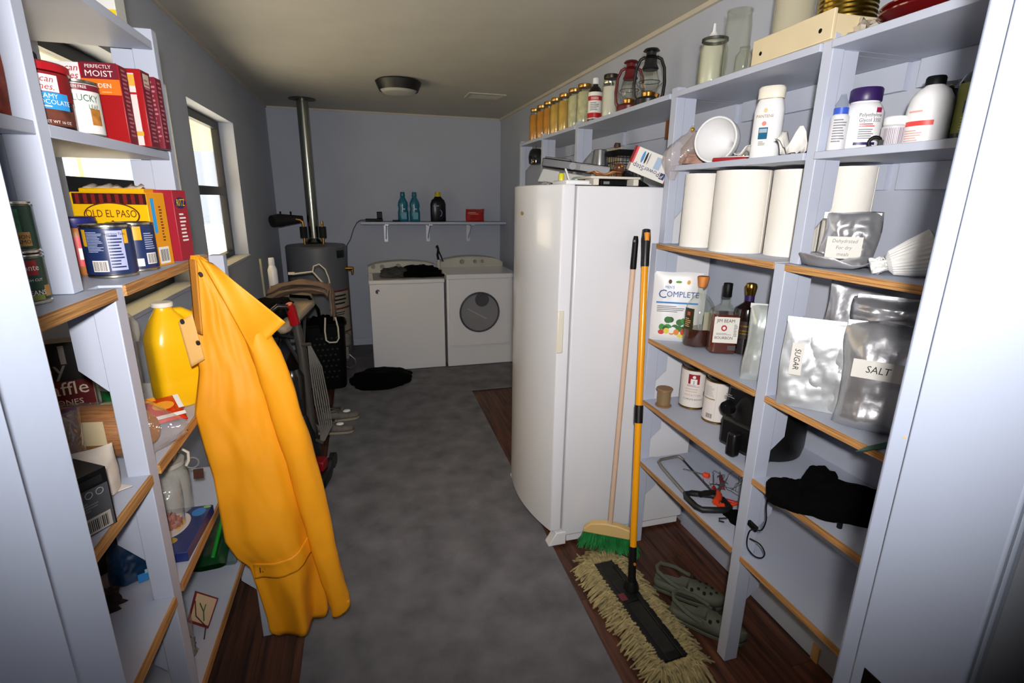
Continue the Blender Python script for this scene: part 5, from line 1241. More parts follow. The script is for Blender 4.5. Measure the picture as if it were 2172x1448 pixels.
    for x, zz, w_, h_, m in ((.0, .045, .05, .03, mat('chip_orange', 'ea962c', .4)), (-.025, .075, .03, .014, mat('chip_orange', '', .4)), (.036, .05, .012, .05, PAPER), (.0, .006, .08, .012, PAPER)): flat(t, 'printed_patch', (x, -.024, zz), w_, h_, m, shape='oval' if w_ > .04 and h_ > .02 else 'rect')
    t = thing('freezer_bag', 'clear zip bag with greyish contents against the door frame end of the shelf', 'bag', (-.625, 1.10, z), face(-.62, 1.1)+.2); obj('film', pouch_bm(.15, .17, .07, 93, .008), glassy('zip_film', body=.35, bodycol='8a7c74', rough=.12, bump=.6), t); obj('zip_strip', B().box(-.07, -.002, .166, .07, .002, .174), mat('zip_violet', '5a3a52', .4), t)
    # near bay: coffee box and paper bag
    t = thing('coffee_box', 'grey and black box with a barcode at the near shelf edge', 'box', (-.52, .965, z), radians(56))
    obj('carton', B().box(-.045, -.032, 0, .045, .05, .115), mat('coffee_black', '0d0d0f', .4), t, bev=.001); f = flat(t, 'grey_panel', (0, -.0322, .044), .084, .084, mat('coffee_grey', '4d4d52', .5)); flat(t, 'title_strip', (0, -.0326, .098), .07, .014, mat('strip_dark', '1d1d20', .5))
    q = flat(f, 'barcode_patch', (.012, -.0330, .018), .05, .03, mat('bar_pale', 'b9b1a8', .6)); print_lines(q, (.012, -.0332, .018), .042, .022, 14, INK, bars=True); print_lines(f, (-.005, -.0328, .055), .06, .02, 4, GREYINK)
    for k in range(4): obj('icon', B().tube([(-.027+.018*k+.006*cos(2*pi*i/14), -.0332, .076+.006*sin(2*pi*i/14)) for i in range(14)], .0008, 5, True), mat('icon_pale', 'a5a5aa', .5), t)
    t = thing('paper_sack', 'crumpled white paper sack next to the grey coffee box', 'bag', (-.56, 1.085, z), radians(35)); obj('sack', pouch_bm(.12, .10, .07, 95, .012), mat('sack_white', 'c4b8aa', .7, bump=.2, bscale=20), t)
    obj('torn_corner', B().prism([(-.02, -.02), (.07, -.035), (.03, .045)], .002, .004, 'Z', M=Matrix.Rotation(-.12, 4, 'Y')), mat('sack_pale', 'd8cdc2', .6), t)
left_low()
def left_lower():
    z = .7505
    t = thing('nut_bag', 'clear bag of reddish nuts standing beside the near upright', 'bag', (-.56, 1.41, z), face(-.56, 1.41)); obj('film', pouch_bm(.085, .175, .06, 101, .007), FILM, t); obj('nuts', heap_bm(.036, .024, .05, 5, .3, 6), mat('nut_red', '8c4a35', .5, var=.5, scale=60), t, loc=(0, 0, .004))
    t = thing('plastic_container', 'cloudy plastic container with a pale loop handle and brown tag behind the nut bag', 'container', (-.575, 1.505, z), .2); obj('body', B().lathe([(.042, 0), (.05, .005), (.052, .13), (.045, .16), (.045, .17)], 30), MILKY, t); obj('lid', B().lathe([(.047, .168), (.047, .18)], 30), mat('lid_pale', 'b7b0a4', .5), t)
    obj('loop_handle', B().tube([(.02, -.01, .178), (.03, -.015, .205), (.045, -.015, .215), (.06, -.015, .20), (.058, -.015, .175), (.05, -.012, .16)], .004, 8), mat('loop_ivory', 'd8cdb8', .5), t); obj('grey_ring', B().tube([(.065+.016*cos(2*pi*i/18), -.012, .165+.016*sin(2*pi*i/18)) for i in range(18)], .002, 6, True), GREYINK, t); obj('tag', B().box(.05, -.015, .12, .075, -.013, .15, M=Matrix.Rotation(.1, 4, 'Y')), BROWN, t)
    t = thing('snack_box', 'dark blue box with white oval and yellow swirl lying flat at the shelf edge', 'box', (-.548, 1.395, z), radians(-2)); w, d, h = .145, .215, .028
    obj('carton', B().box(-w/2, -d/2, 0, w/2, d/2, h), mat('snack_navy', '1f2f6b', .35), t, bev=.002)
    o = flat(t, 'brand_oval', (.0, .02, h), .075, .12, mat('oval_ivory', 'd8cdc6', .5), (1, 0, 0), (0, 1, 0), shape='oval', n=28); text(o, 'Venicia', .024, (-.014, .02, h+.001), (0, 1, 0), (-1, 0, 0), mat('oval_navy', '2b3570', .5), shear=.1); flat(o, 'swirl', (.016, .02, h+.0006), .014, .055, YEL, (1, 0, 0), (0, 1, 0), shape='oval')
    flat(t, 'printed_patch', (.01, -.052, h), .045, .03, mat('chip_gold', 'b59a3c', .5), (1, 0, 0), (0, 1, 0), shape='oval'); flat(t, 'printed_patch', (-.01, -.085, h), .06, .033, mat('pale_green_print', '93a58c', .5), (1, 0, 0), (0, 1, 0), shape='oval'); flat(t, 'printed_patch', (.045, .075, h), .035, .04, BLUE, (1, 0, 0), (0, 1, 0), shape='oval'); flat(t, 'printed_patch', (.06, .098, h), .02, .012, mat('lime_print', '8cc06a', .5), (1, 0, 0), (0, 1, 0), shape='oval')
    z = .4305
    t = thing('zip_bag', 'green-edged clear zip bag of snacks lying on the lowest left shelf', 'bag', (-.555, 1.64, z+.035), rot=(radians(-84), radians(0), radians(4))); obj('bag', pouch_bm(.10, .34, .06, 111, .007), mat('green_bag', '0f3a1c', .3, coat=.4, var=.6, scale=14), t)
    obj('green_zip', B().tube([(.012, -.034, .01), (.014, -.038, .15), (.012, -.036, .28), (.01, -.03, .335)], .006, 8), mat('zip_green', '1f9a32', .35), t); obj('side_film', pouch_bm(.035, .33, .03, 113, .006), glassy('teal_film', body=.5, bodycol='5f7d86', rough=.15, bump=.5), t, loc=(.062, 0, 0))
    t = thing('gift_tag', 'diamond-shaped cream tag with red border tied to a bag of ribbon', 'tag', (-.502, 1.392, z+.012), rot=(radians(-12), 0, radians(52)))
    obj('card', B().prism([(0, .0), (.052, .06), (.0, .125), (-.045, .06)], 0, .0015, 'Y'), mat('tag_red', '6d1c20', .5), t); flat(t, 'face', (.002, -.0002, .062), 1, 1, mat('tag_cream', 'c2a888', .6), shape=[(0, -.054), (.045, -.002), (-.0, .054), (-.039, -.002)])
    obj('sprig', B().tube([(-.005, -.0014, .03), (.002, -.0014, .055), (.0, -.0014, .085)], .0016, 5).tube([(.002, -.0014, .055), (.014, -.0014, .07)], .0014, 5), GREEN, t); obj('cord', B().tube([(-.01, -.002, .10), (-.03, -.02, .07), (-.02, -.03, .03), (-.035, -.03, .0)], .0016, 6), BROWN, t)
    t = thing('ribbon_bag', 'clear bag of grey and tan ribbon on the lowest left shelf behind the near upright', 'bag', (-.545, 1.31, z), face(-.54, 1.31)); obj('film', pouch_bm(.08, .14, .06, 115, .008), FILM, t); obj('ribbon', heap_bm(.034, .024, .06, 7, .4, 4), mat('ribbon_mix', '6f675e', .5, var=.7, scale=40), t, loc=(0, 0, .004))
    o = crumple('dark_bag', 'glossy black bag slumped behind the near upright on the shelf of the blue box', (-.655, 1.36, .7505), (.07, .075, .095), mat('bag_gloss_black', '050506', .18, coat=.6, bump=.4, bscale=20), 12, 'bag', .35)
    t = thing('chip_bag', 'dark blue shiny bag behind the near upright on the shelf below the spaghetti', 'bag', (-.575, 1.255, .7505), face(-.57, 1.25)+.1); obj('bag', pouch_bm(.11, .115, .05, 121, .010), mat('navy_gloss', '12304f', .22, coat=.6, var=.5, scale=12), t); flat(t, 'printed_patch', (.02, -.042, .022), .06, .022, BLUE); flat(t, 'printed_patch', (.03, -.043, .036), .05, .010, mat('pale_patch', '', .5))
    t = thing('patterned_cup', 'white cup with blue pattern at the back of the shelf below the spaghetti', 'cup', (-.70, 1.235, .7505)); b = B(); b.lathe([(.03, 0), (.042, .003), (.05, .12), (.047, .12), (.038, .008)], 30, cap=False); obj('cup', b, mat('cup_white', 'b7b0a8', .3), t)
    for zz in (.04, .055, .07): patch(t, 'blue_ring', .046, zz, zz+.005, -.6, .9, mat('cup_blue', '4a5a6a', .4), d=.0015)
    crumple('fur_toy', 'fuzzy dark brown bundle on the shelf beside the blue shiny bag', (-.615, 1.165, .7505), (.035, .03, .035), mat('fuzzy_brown', '2b1c18', .95, var=.6, scale=60, bump=.8), 21, 'bundle', .5)
    crumple('trash_bag', 'black plastic bag at the door end of the lowest left shelf', (-.62, 1.05, .4305), (.11, .09, .10), mat('bag_gloss_black', '', .18), 31, 'bag', .35)
left_lower()

# ---------------------------------------------------------------- the yellow raincoat
def raincoat():
    t = thing('raincoat', 'long yellow-orange raincoat hanging from the end of the left shelving', 'coat', (-.4351, 1.4963, 1.498), radians(20)); t.scale = (.95, .95, .95)
    m = mat('coat_yellow', 'e39406', .6, bump=.08, bscale=60, var=.05, scale=6); lin_ = mat('coat_lining', 'c9842a', .7)
    Z = 1.49
    def interp(T, z):
        for (a, x), (b_, x2) in zip(T, T[1:]):
            if a >= z >= b_: return x+(x2-x)*(a-z)/(a-b_)
        return T[-1][1] if z < T[-1][0] else T[0][1]
    left = [(1.49, .005), (1.40, -.002), (1.281, -.018), (1.167, -.016), (1.043, -.044), (.94, -.036), (.835, -.024), (.70, -.022), (.599, -.020), (.53, .004), (.482, .036), (.37, .052), (.255, .066)]
    right = [(1.49, .030), (1.44, .075), (1.36, .118), (1.25, .145), (1.211, .150), (1.068, .185), (.84, .226), (.672, .246), (.50, .262), (.40, .268), (.255, .262)]
    def body(u, v):
        z = 1.487-(1.487-.215)*v
        l, r_ = interp(left, max(z, .256)), interp(right, max(z, .256))
        x = l+(r_-l)*u
        zb = z
        if v > .93: zb = z-.035*sin(u*pi)*((v-.93)/.07)-(.02*sin(u*9))*((v-.93)/.07)
        bulge = .05*sin(pi*u)**.8*min(1, v*3)
        f = .011*sin(u*8+4*v+2.2*nz(u*2, v*3, 0, 5))*min(1, v*1.6)+.011*nz(u*4, v*6, 0, 9)+.004*nz(u*10, v*12, 0, 3)
        if z < .45: f += .022*sin(u*13+1.3)*(.45-z)/.25
        return Vector((x, -bulge-f, zb-Z))
    b = B(); b.grid(body, 46, 90); obj('front_panel', b, m, t, solid=.003, ang=80)
    b = B(); b.grid(lambda u, v: body(u, v)+Vector((.012*(1-2*u)*.3, .05*(1-v*.2)+.08*sin(pi*u)*min(1, v*3), 0)), 24, 50); obj('back_panel', b, m, t, solid=.003, ang=80)
    # sleeve: a flattened tube down the right side, ending in a rounded cuff
    P = [(.115, 1.33), (.150, 1.21), (.178, 1.08), (.208, .90), (.235, .70), (.258, .52), (.275, .38), (.290, .27), (.296, .215)]
    R_ = [.030, .046, .050, .051, .050, .047, .043, .040, .036]
    b = B(); rings = []
    for i in range(49):
        s = i/48*(len(P)-1); k = min(int(s), len(P)-2); fr = s-k
        x = P[k][0]+(P[k+1][0]-P[k][0])*fr; z = P[k][1]+(P[k+1][1]-P[k][1])*fr; r_ = R_[k]+(R_[k+1]-R_[k])*fr
        ring = []
        for q in range(28):
            a = 2*pi*q/28; rr = r_*(1+.10*nz(cos(a)*2, sin(a)*2, s*2.2, 4)+.05*sin(3*a+s*2))
            ring.append(b.b.verts.new((x+rr*cos(a)*.86, -.048+rr*sin(a)*.62-.01*sin(s), z-Z+.012*cos(a)*(1 if i > 44 else 0))))
        rings.append(ring)
    for A, D in zip(rings, rings[1:]):
        for q in range(28): b.b.faces.new((A[q], A[(q+1) % 28], D[(q+1) % 28], D[q]))
    obj('sleeve', b, m, t, solid=.0025, ang=80)
    # pointed shoulder flap
    c = [(.018, 1.489), (.045, 1.474), (.202, 1.302), (.125, 1.205), (.012, 1.37)]
    def flap(u, v):
        # u across from the inner edge to the outer edge, v from top to bottom
        top = Vector((.020+.030*u, 1.489-.014*u)); 
        inn = Vector((.020, 1.489)).lerp(Vector((.118, 1.208)), v); out = Vector((.048, 1.474)).lerp(Vector((.206, 1.300)), v)
        p = inn.lerp(out, u)
        return Vector((p.x, -.065-.030*sin(pi*min(1, v*1.1)*.9)-.016*u*v-.008*sin(u*4+v*3), p.y-Z))
    b = B(); b.grid(flap, 16, 24); obj('shoulder_flap', b, m, t, solid=.003, ang=80)
    # collar with darker inside, front placket with snaps
    b = B(); b.grid(lambda u, v: Vector((-.002+.014*u-.012*v, -.03-.035*u, -.004-.20*v)), 6, 14); obj('collar_lining', b, lin_, t, solid=.002, ang=80)
    b = B(); b.grid(lambda u, v: Vector((-.048+.034*u+.012*v, -.030-.012*u, -.150-.13*v-.02*(1-u))), 8, 12); obj('placket', b, mat('placket_tan', 'd9a860', .7), t, solid=.002, ang=80)
    for x, z in ((.018, 1.447), (-.040, 1.325), (-.012, 1.262)): obj('snap', B().cyl((x, -.045, z-Z), (x, -.060, z-Z), .005), BLACK, t)
    # big pocket flap low on the front, with initials
    def pk(u, v):
        x = .045+.195*u; z = .500-.014*u*0-.055*v-(.010*v)+(.045*u*u)*(1) ; base = body(min(1, max(0, (x-interp(left, z))/(interp(right, z)-interp(left, z)))), (1.487-z)/(1.487-.215))
        return Vector((x, base.y-.006, z-Z))
    b = B(); b.grid(pk, 24, 8); obj('pocket_flap', b, m, t, solid=.003, ang=80)
    p = pk(.06, .45); text(t, 'I.C.', .030, (p.x+.022, p.y-.016, p.z+.004), (1, 0, 0), (0, 0, 1), INK, bold=.0006)
raincoat()
# ================================================================ laundry corner and floor
def back_things():
    z = 1.4005
    def det(label, x):
        t = thing('detergent_bottle', label, 'bottle', (x, 5.76, z), .1, 'teal bottles on the back wall shelf'); m = mat('teal_plastic', '1f6d84', .25, coat=.3)
        obj('bottle', B().lathe([(.050, 0), (.056, .008), (.056, .10), (.048, .13), (.055, .165), (.050, .20), (.030, .24), (.022, .25), (.022, .262)], 28, sy=.7), m, t)
        obj('cap', B().lathe([(.025, .255), (.027, .258), (.024, .30), (.021, .305)], 24), m, t)
        flat(t, 'label', (.0, -.0395, .06), .055, .07, mat('teal_label', '6aa3b8', .4)); flat(t, 'label_patch', (.0, -.0401, .13), .03, .014, mat('pale_teal', 'a9c6cf', .4))
    det('teal detergent bottle nearest the flue on the back wall shelf', .425); det('teal detergent bottle nearest the black bottle on the back wall shelf', .548)
    t = thing('detergent_jug', 'wide black bottle with a yellow cap on the back wall shelf', 'bottle', (.80, 5.76, z), .08); m = mat('jug_black', '0b0a12', .3)
    obj('bottle', B().lathe([(.078, 0), (.084, .01), (.084, .185), (.07, .225), (.045, .245), (.035, .262)], 36, sy=.55, power=.75), m, t); obj('cap', B().lathe([(.033, .262), (.034, .264), (.031, .308), (.028, .311)], 24), mat('cap_yellow', 'c7b428', .35), t)
    flat(t, 'label_line', (-.03, -.0470, .165), .06, .014, mat('label_lilac', '8c8cb8', .5)); flat(t, 'label_arc', (.0, -.0472, .09), 1, 1, mat('label_lilac', '', .5), shape=[(.035*cos(a), .04*sin(a)) for a in [k*.2-1.2 for k in range(13)]]+[(.028*cos(a), .034*sin(a)) for a in [1.2-k*.2 for k in range(13)]])
    t = thing('wipes_packet', 'shiny red packet standing on the back wall shelf', 'packet', (1.21, 5.76, z), .05); obj('packet', pouch_bm(.21, .135, .07, 131, .006), mat('packet_red', 'b02a22', .3, coat=.4), t); print_lines(t, (-.02, -.052, .09), .10, .03, 2, mat('pink_ink2', 'd9a09a', .5))
    t = thing('charger_dock', 'black charging dock with an upright plug on the back wall shelf', 'charger', (.12, 5.78, z)); obj('base', B().box(-.09, -.04, 0, .09, .04, .028), BLACK, t, bev=.006); obj('upright', B().box(.03, -.03, .0281, .085, .03, .10), BLACK, t, bev=.006)
    tag(obj('remote', B().box(-.04, -.02, 0, .04, .02, .018), BLACK, loc=(.345, 5.70, z), bev=.004), 'small flat black box beside the teal bottles on the wall shelf', 'remote')
    tag(obj('extension_lead', B().tube([(.03, 5.78, z+.014), (-.02, 5.80, z+.012), (-.06, 5.88, z-.02), (-.10, 5.912, z-.09), (-.14, 5.912, z-.20), (-.18, 5.912, z-.26), (-.20, 5.912, z-.6)], .005, 8), mat('cord_grey', '55565a', .6)), 'thin grey cord running down the back wall from the shelf', 'cord')
    t = thing('folded_clothes', 'black and grey clothes dropped on top of the washing machine', 'clothes', (.42, 5.10, .9145)); obj('black_garment', heap_bm(.19, .17, .075, 141, .35, 2, 40, 22, .08), MATTEBLACK, t, loc=(.10, 0, 0)); obj('grey_garment', heap_bm(.15, .17, .06, 142, .35, 2.4, 32, 20, .08), mat('grey_mesh', '3d3c3a', .9, var=.3, scale=20), t, loc=(-.14, .02, 0)); obj('sleeve', heap_bm(.10, .035, .02, 143, .3, 3, 28, 14, .08), MATTEBLACK, t, loc=(.24, -.12, 0))
    t = thing('lint_brush', 'white bottle brush with a black handle standing in the gap between washer and dryer', 'brush', (.728, 5.30, .9465)); obj('holder', B().lathe([(.018, 0), (.022, .005), (.022, .07), (.012, .09)], 20), mat('holder_white', 'bdb8ae', .5), t); obj('handle', B().tube([(0, 0, .09), (-.01, 0, .14), (.0, 0, .20), (-.015, 0, .235)], [.012, .012, .011, .014], 10), BLACK, t); obj('prong', B().tube([(.0, 0, .19), (.03, 0, .12), (.045, 0, .07)], .006, 8), BLACK, t)
    t = thing('laundry_basket', 'tall black plastic laundry basket with rows of holes', 'basket', (-.39, 4.62, .0145), .1); m = mat('basket_black', '040404', .6, spec=.15)
    W_, D_, H_ = .36, .30, .58
    b = B(); cs = []
    def rr(k, z):
        w, d = W_/2*k, D_/2*k; n = 40; out = []
        for i in range(n):
            a = 2*pi*i/n; out.append(Vector((math.copysign(abs(cos(a))**.4, cos(a))*w, math.copysign(abs(sin(a))**.4, sin(a))*d, z)))
        return out
    rings = [[b.b.verts.new(p) for p in rr(k, z)] for k, z in ((.86, 0), (.90, .02), (.97, H_*.6), (1, H_), (.97, H_), (.94, H_*.6), (.87, .03))]
    for A, D in zip(rings, rings[1:]):
        for i in range(40): b.b.faces.new((A[i], A[(i+1) % 40], D[(i+1) % 40], D[i]))
    b.b.faces.new(rings[0][::-1]); b.b.faces.new(rings[-1])
    obj('tub', b, m, t, ang=30); obj('rim', B().tube([p for p in rr(1.03, H_)], .012, 8, True), m, t)
    b = B()
    for j in range(8):
        for i in range(5):
            b.cyl((-.08+.04*i+(.02 if j % 2 else 0), -.149-.0006*j*0+ .0, .12+.05*j), (-.08+.04*i+(.02 if j % 2 else 0), -.140, .12+.05*j), .009, seg=6)
    o = obj('holes', b, mat('hole_grey', '141415', .6), t); o['kind'] = 'stuff'
    tag(obj('laundry_heap', heap_bm(.15, .12, .10, 151, .3), MATTEBLACK, loc=(-.39, 4.62, .52)), 'dark laundry filling the black basket', 'laundry')
    crumple('black_garment', 'black garment dropped on the carpet in front of the washing machine', (.08, 4.60, .0145), (.28, .22, .085), MATTEBLACK, 161, 'garment', .16, .15, 1.8, 60, 28)
    # ironing board
    t = thing('ironing_board', 'ironing board with a pale padded cover along the left wall', 'ironing board', (-.57, 3.72, 0), radians(-6)); m = mat('board_pad', 'b7a792', .8, bump=.2)
    n = 30; out = []
    def half(y):
        s = (y+.66)/1.32
        return .185*(min(1, (1-s)/.35)**.6 if s > .65 else 1)*(min(1, s/.06+.35)**.7)
    ys_ = [-.66+1.32*i/n for i in range(n+1)]
    poly = [(half(y), y) for y in ys_]+[(-half(y), y) for y in reversed(ys_)]
    obj('padded_top', B().prism(poly, .885, .925), m, t, bev=.012); obj('dark_underside', B().prism([(x*.93, y*.97) for x, y in poly], .868, .885), BLACK, t)
    lg = mat('leg_grey', '6d6c68', .35, .6)
    for sx in (-.10, .10):
        obj('leg', B().tube([(sx, -.45, .868), (sx*1.4, .40, .02)], .011, 10), lg, t); obj('leg', B().tube([(sx*.7, .40, .868), (sx*1.2, -.42, .02)], .011, 10), lg, t)
    for y in (.40, -.42): obj('foot_bar', B().tube([(-.19, y, .0125), (.19, y, .0125)], .012, 10), BLACK, t)
    t = thing('black_garment', 'black garment spread over the ironing board', 'garment', (-.63, 3.50, .9255)); obj('cloth', heap_bm(.165, .40, .05, 171, .25, 2.2, 44, 24, .06), MATTEBLACK, t); obj('hanging_strap', B().tube([(.10, .38, .04), (.22, .42, .02), (.275, .44, -.08), (.285, .45, -.25)], .012, 8), MATTEBLACK, t)
    t = thing('trousers', 'brown trousers draped over the far end of the ironing board', 'trousers', (-.41, 3.98, .935)); tm = mat('trouser_brown', '7c6655', .9, var=.2, scale=12, bump=.3)
    def tr(u, v):
        # v from the far left, over the board, then hanging down at the right
        s = v*.72
        if s < .40: x, z = -.27+s*1.02, .055+.07*sin(s*7)*.6
        else: x, z = .135+.05*min(1, (s-.40)/.05)*.6, .055-(s-.40)*.62
        return Vector((x+.012*nz(u*4, v*6, 0, 3), -.10+.20*u*(1-.25*v)+.02*v, z+.016*sin(u*8+v*5)+.014*nz(u*5, v*7, 0, 6)))
    b = B(); b.grid(tr, 26, 44); obj('leg_cloth', b, tm, t, solid=.012, ang=80)
    b = B(); b.grid(lambda u, v: tr(u, v)+Vector((-.01, -.055, -.045*(1-v) if v < .6 else .05)), 20, 36); obj('leg_cloth', b, tm, t, solid=.012, ang=80)
    t = thing('cloth_hanger', 'ivory plastic hanger with its hook behind the trousers', 'hanger', (-.40, 4.06, .965)); iv = mat('hanger_ivory', 'cfc6b2', .4)
    obj('arms', B().tube([(-.12, 0, .13), (.02, 0, .145), (.09, 0, .05), (.12, 0, .03)], .007, 8), iv, t); obj('hook', B().tube([(.02, 0, .145), (.03, 0, .185), (.07, 0, .20), (.11, 0, .16), (.13, 0, .09), (.135, 0, .03)], .005, 8), iv, t); obj('clip', B().box(-.15, -.008, .125, -.105, .008, .145), iv, t, bev=.003)
    tag(obj('wire_loop', B().tube([(-.305, 3.86, .80), (-.315, 3.86, .70), (-.312, 3.86, .63), (-.29, 3.86, .612), (-.24, 3.86, .612), (-.222, 3.86, .64), (-.222, 3.86, .72), (-.235, 3.86, .80)], .006, 8), iv), 'ivory hanger bar hanging below the brown trousers', 'hanger')
    t = thing('lotion_bottle', 'white bottle standing at the wall end of the ironing board', 'bottle', (-.66, 4.10, .9255)); obj('bottle', B().lathe([(.03, 0), (.033, .005), (.033, .20), (.02, .235)], 24), WHITE, t); obj('cap', B().lathe([(.021, .234), (.022, .236), (.020, .285), (.017, .288)], 20), WHITE, t)
    tag(obj('dowel', B().cyl((-.735, 4.12, .9255), (-.745, 4.16, 1.20), .008), mat('pale_dowel', 'a8a08c', .6)), 'thin pale stick leaning up beside the white bottle', 'stick')
    # vacuum cleaner
    t = thing('vacuum_cleaner', 'upright vacuum cleaner with a red grip and coiled grey cord', 'vacuum cleaner', (-.42, 3.0, .0005), radians(-10)); bk = mat('vac_black', '121213', .35); gr = mat('vac_grey', '4d4a46', .4, .3)
    obj('head', B().prism([(-.15, -.17), (.15, -.17), (.16, -.05), (.14, .10), (-.14, .10), (-.16, -.05)], .012, .09), bk, t, bev=.02)
    for x in (-.13, .13): obj('wheel', B().cyl((x-.015, .12, .05), (x+.015, .12, .05), .05, seg=20), bk, t)
    obj('wheel', B().cyl((.10, -.185, .032), (.125, -.185, .032), .03, seg=18), bk, t); obj('wheel_hub', B().cyl((.1251, -.185, .032), (.127, -.185, .032), .010, seg=12), STEEL, t)
    obj('red_pedal', B().prism([(.06, -.08), (.13, -.10), (.14, -.02), (.07, .0)], .09, .15), mat('vac_red', '8a1018', .35), t, bev=.008)
    obj('motor_body', B().lathe([(.09, .10), (.105, .13), (.10, .30), (.08, .40), (.07, .42)], 28, cx=-.02, cy=.02), bk, t); obj('dust_bin', B().lathe([(.075, .42), (.08, .44), (.08, .66), (.06, .70)], 28, cx=-.03, cy=.02), mat('bin_smoke', '1f1e1d', .15, coat=.5), t)
    obj('badge', B().box(-.09, -.088, .36, -.02, -.075, .40, M=Matrix.Rotation(-.05, 4, 'X')), mat('badge_silver', '9a9ab0', .35), t, bev=.003)
    obj('spine', B().tube([(.055, .0, .10), (.05, .01, .45), (.035, .03, .80), (.02, .03, .95)], [.026, .027, .027, .024], 14), gr, t)
    obj('handle', B().tube([(.02, .03, .95), (.0, .02, 1.02), (-.005, .0, 1.06)], [.024, .02, .02], 12), bk, t); g = obj('red_grip', B().tube([(.015, .026, .955), (.01, .02, 1.0), (.005, .01, 1.055), (.0, .0, 1.075)], [.028, .027, .025, .02], 14), mat('vac_red_grip', 'a30d16', .25, coat=.3), t)
    obj('loop_handle', B().tube([(-.0, .0, 1.06), (-.05, -.03, 1.07), (-.10, -.05, 1.03), (-.10, -.05, .96), (-.06, -.02, .90), (.0, .02, .88)], .013, 10), bk, t)
    obj('hose', B().tube([(-.06, -.06, .12), (-.10, -.07, .3), (-.08, -.08, .55), (-.06, -.07, .62), (-.035, -.075, .52), (-.03, -.08, .22), (-.02, -.08, .12)], .022, 12), bk, t); obj('hose_cuff', B().tube([(-.055, -.075, .60), (-.065, -.07, .625), (-.045, -.072, .612)], .025, 12), CHROME, t)
    cw = mat('cord_wrap', '6f6c66', .5); obj('cord_hook', B().tube([(.05, .0, .84), (.10, -.02, .85)], .010, 8), gr, t); obj('cord_hook', B().tube([(.06, .0, .26), (.12, -.02, .24)], .010, 8), gr, t)
    for k in range(7):
        a = .008*k; obj('cord_loop', B().tube([(.085, -.012+a*.5, .845), (.088+a, -.02+a, .70), (.095+a*1.3, -.02+a, .50), (.112+a*1.1, -.02+a, .33), (.105+a*.4, -.012, .25)], .0042, 6), cw, t)
    # shoes
    def shoe(name, label, loc, rz, L, upper, sole, group, patchm=None, clog=False):
        t = thing(name, label, 'shoe', loc, rz, group)
        def sec(s):   # s along the length from heel (0) to toe (1): half width, height
            wd = L*(.115+.045*sin(pi*min(1, s*1.0)**1.3))*(1 if s < .85 else max(.12, sqrt(max(0, 1-((s-.85)/.15)**2)))*1.0)
            if s < .06: wd *= .55+.45*s/.06
            return wd
        poly = [(L*(s-.5), -sec(s)) for s in [i/24 for i in range(25)]]+[(L*(s-.5), sec(s)*.92) for s in [1-i/24 for i in range(25)]]
        obj('sole', B().prism(poly, .001, .026 if not clog else .022), sole, t, bev=.006)
        b = B(); rings = []
        for i in range(25):
            s = i/24; wd = sec(s)*.97
            hh = (.085 if s < .38 else .085-.045*((s-.38)/.62)**.8) if not clog else (.05 if s < .34 else .075 if s < .6 else .075-.03*((s-.6)/.4))
            ring = []
            for k in range(15):
                a = pi*k/14; op = (s < .42 and not clog) or (clog and s < .5)
                y = -cos(a)*wd; z = .022+sin(a)**.6*hh*.75
                if op and 4 <= k <= 10: z = .03; y *= .9
                ring.append(b.b.verts.new((L*(s-.5), y, z)))
            rings.append(ring)
        for A, D in zip(rings, rings[1:]):
            for k in range(14): b.b.faces.new((A[k], A[k+1], D[k+1], D[k]))
        b.b.faces.new(rings[0]); b.b.faces.new(rings[-1][::-1])
        obj('upper', b, upper, t, solid=.004, ang=60)
        return t, sec
    for lab, x, y, rz in (('worn grey sneaker on the carpet edge, the nearer of the two', -.285, 3.58, -.15), ('worn grey sneaker on the carpet edge, the farther of the two', -.25, 3.80, .05)):
        t, sec = shoe('sneaker', lab, (x, y, .015), rz, .27, mat('sneaker_grey', '6a645c', .7, var=.3, scale=20), mat('sole_tan', '9a8f7a', .6), 'pair of grey sneakers on the carpet')
        obj('reflective_patch', B().ball((.045, -.022, .078), .028, .022, .010, 14, 8), mat('patch_glare_white', 'fbfaf4', .25), t)  # near-white colour stands in for the flash the patch throws back
        obj('collar', B().tube([(-.10, -.03, .085), (-.04, -.038, .088), (.0, -.02, .092), (.0, .02, .092), (-.04, .036, .088), (-.10, .028, .085), (-.125, .0, .09)], .007, 8, True), mat('collar_dark', '3a3632', .8), t)
        for k in range(3): obj('lace', B().tube([(.01+.022*k, -.022, .086-.008*k), (.018+.022*k, .022, .086-.008*k)], .0028, 6), mat('lace_grey', '8f8a80', .8), t)
    # rubber clogs by the shelving
    cm = mat('clog_green', '54574a', .7)
    for lab, x, y, rz in (('grey-green rubber clog farther from the door, beside the dust mop', 1.255, 1.555, radians(-43)), ('grey-green rubber clog nearer the door, beside the dust mop', 1.225, 1.385, radians(-48))):
        t, sec = shoe('clog', lab, (x, y, .0005), rz, .29, cm, cm, 'pair of rubber clogs by the right shelving', clog=True)
        obj('heel_strap', B().tube([(-.01, -.055, .065), (-.07, -.054, .085), (-.13, -.03, .10), (-.14, 0, .10), (-.13, .03, .10), (-.07, .054, .085), (-.01, .055, .065)], [.008, .009, .009, .009, .009, .009, .008], 8), cm, t)
        for i, (px, py) in enumerate(((.04, -.022), (.04, .022), (.065, 0), (.065, -.03), (.065, .03), (.09, -.018), (.09, .018), (.11, 0), (.02, 0), (.015, -.038), (.015, .038))):
            zt = .076-.0004*0-(.020*((px+.145)/.29-.6)/.4 if px > .03 else 0)-.5*abs(py)**1.5
            obj('vent_hole', B().cyl((px, py, zt-.006), (px, py, zt+.0035), .0065, seg=12), mat('hole_dark', '16160f', .9), t)
        for sy in (-1, 1): obj('strap_rivet', B().cyl((-.012, sy*.056, .066), (-.012, sy*.062, .066), .009), cm, t)
back_things()
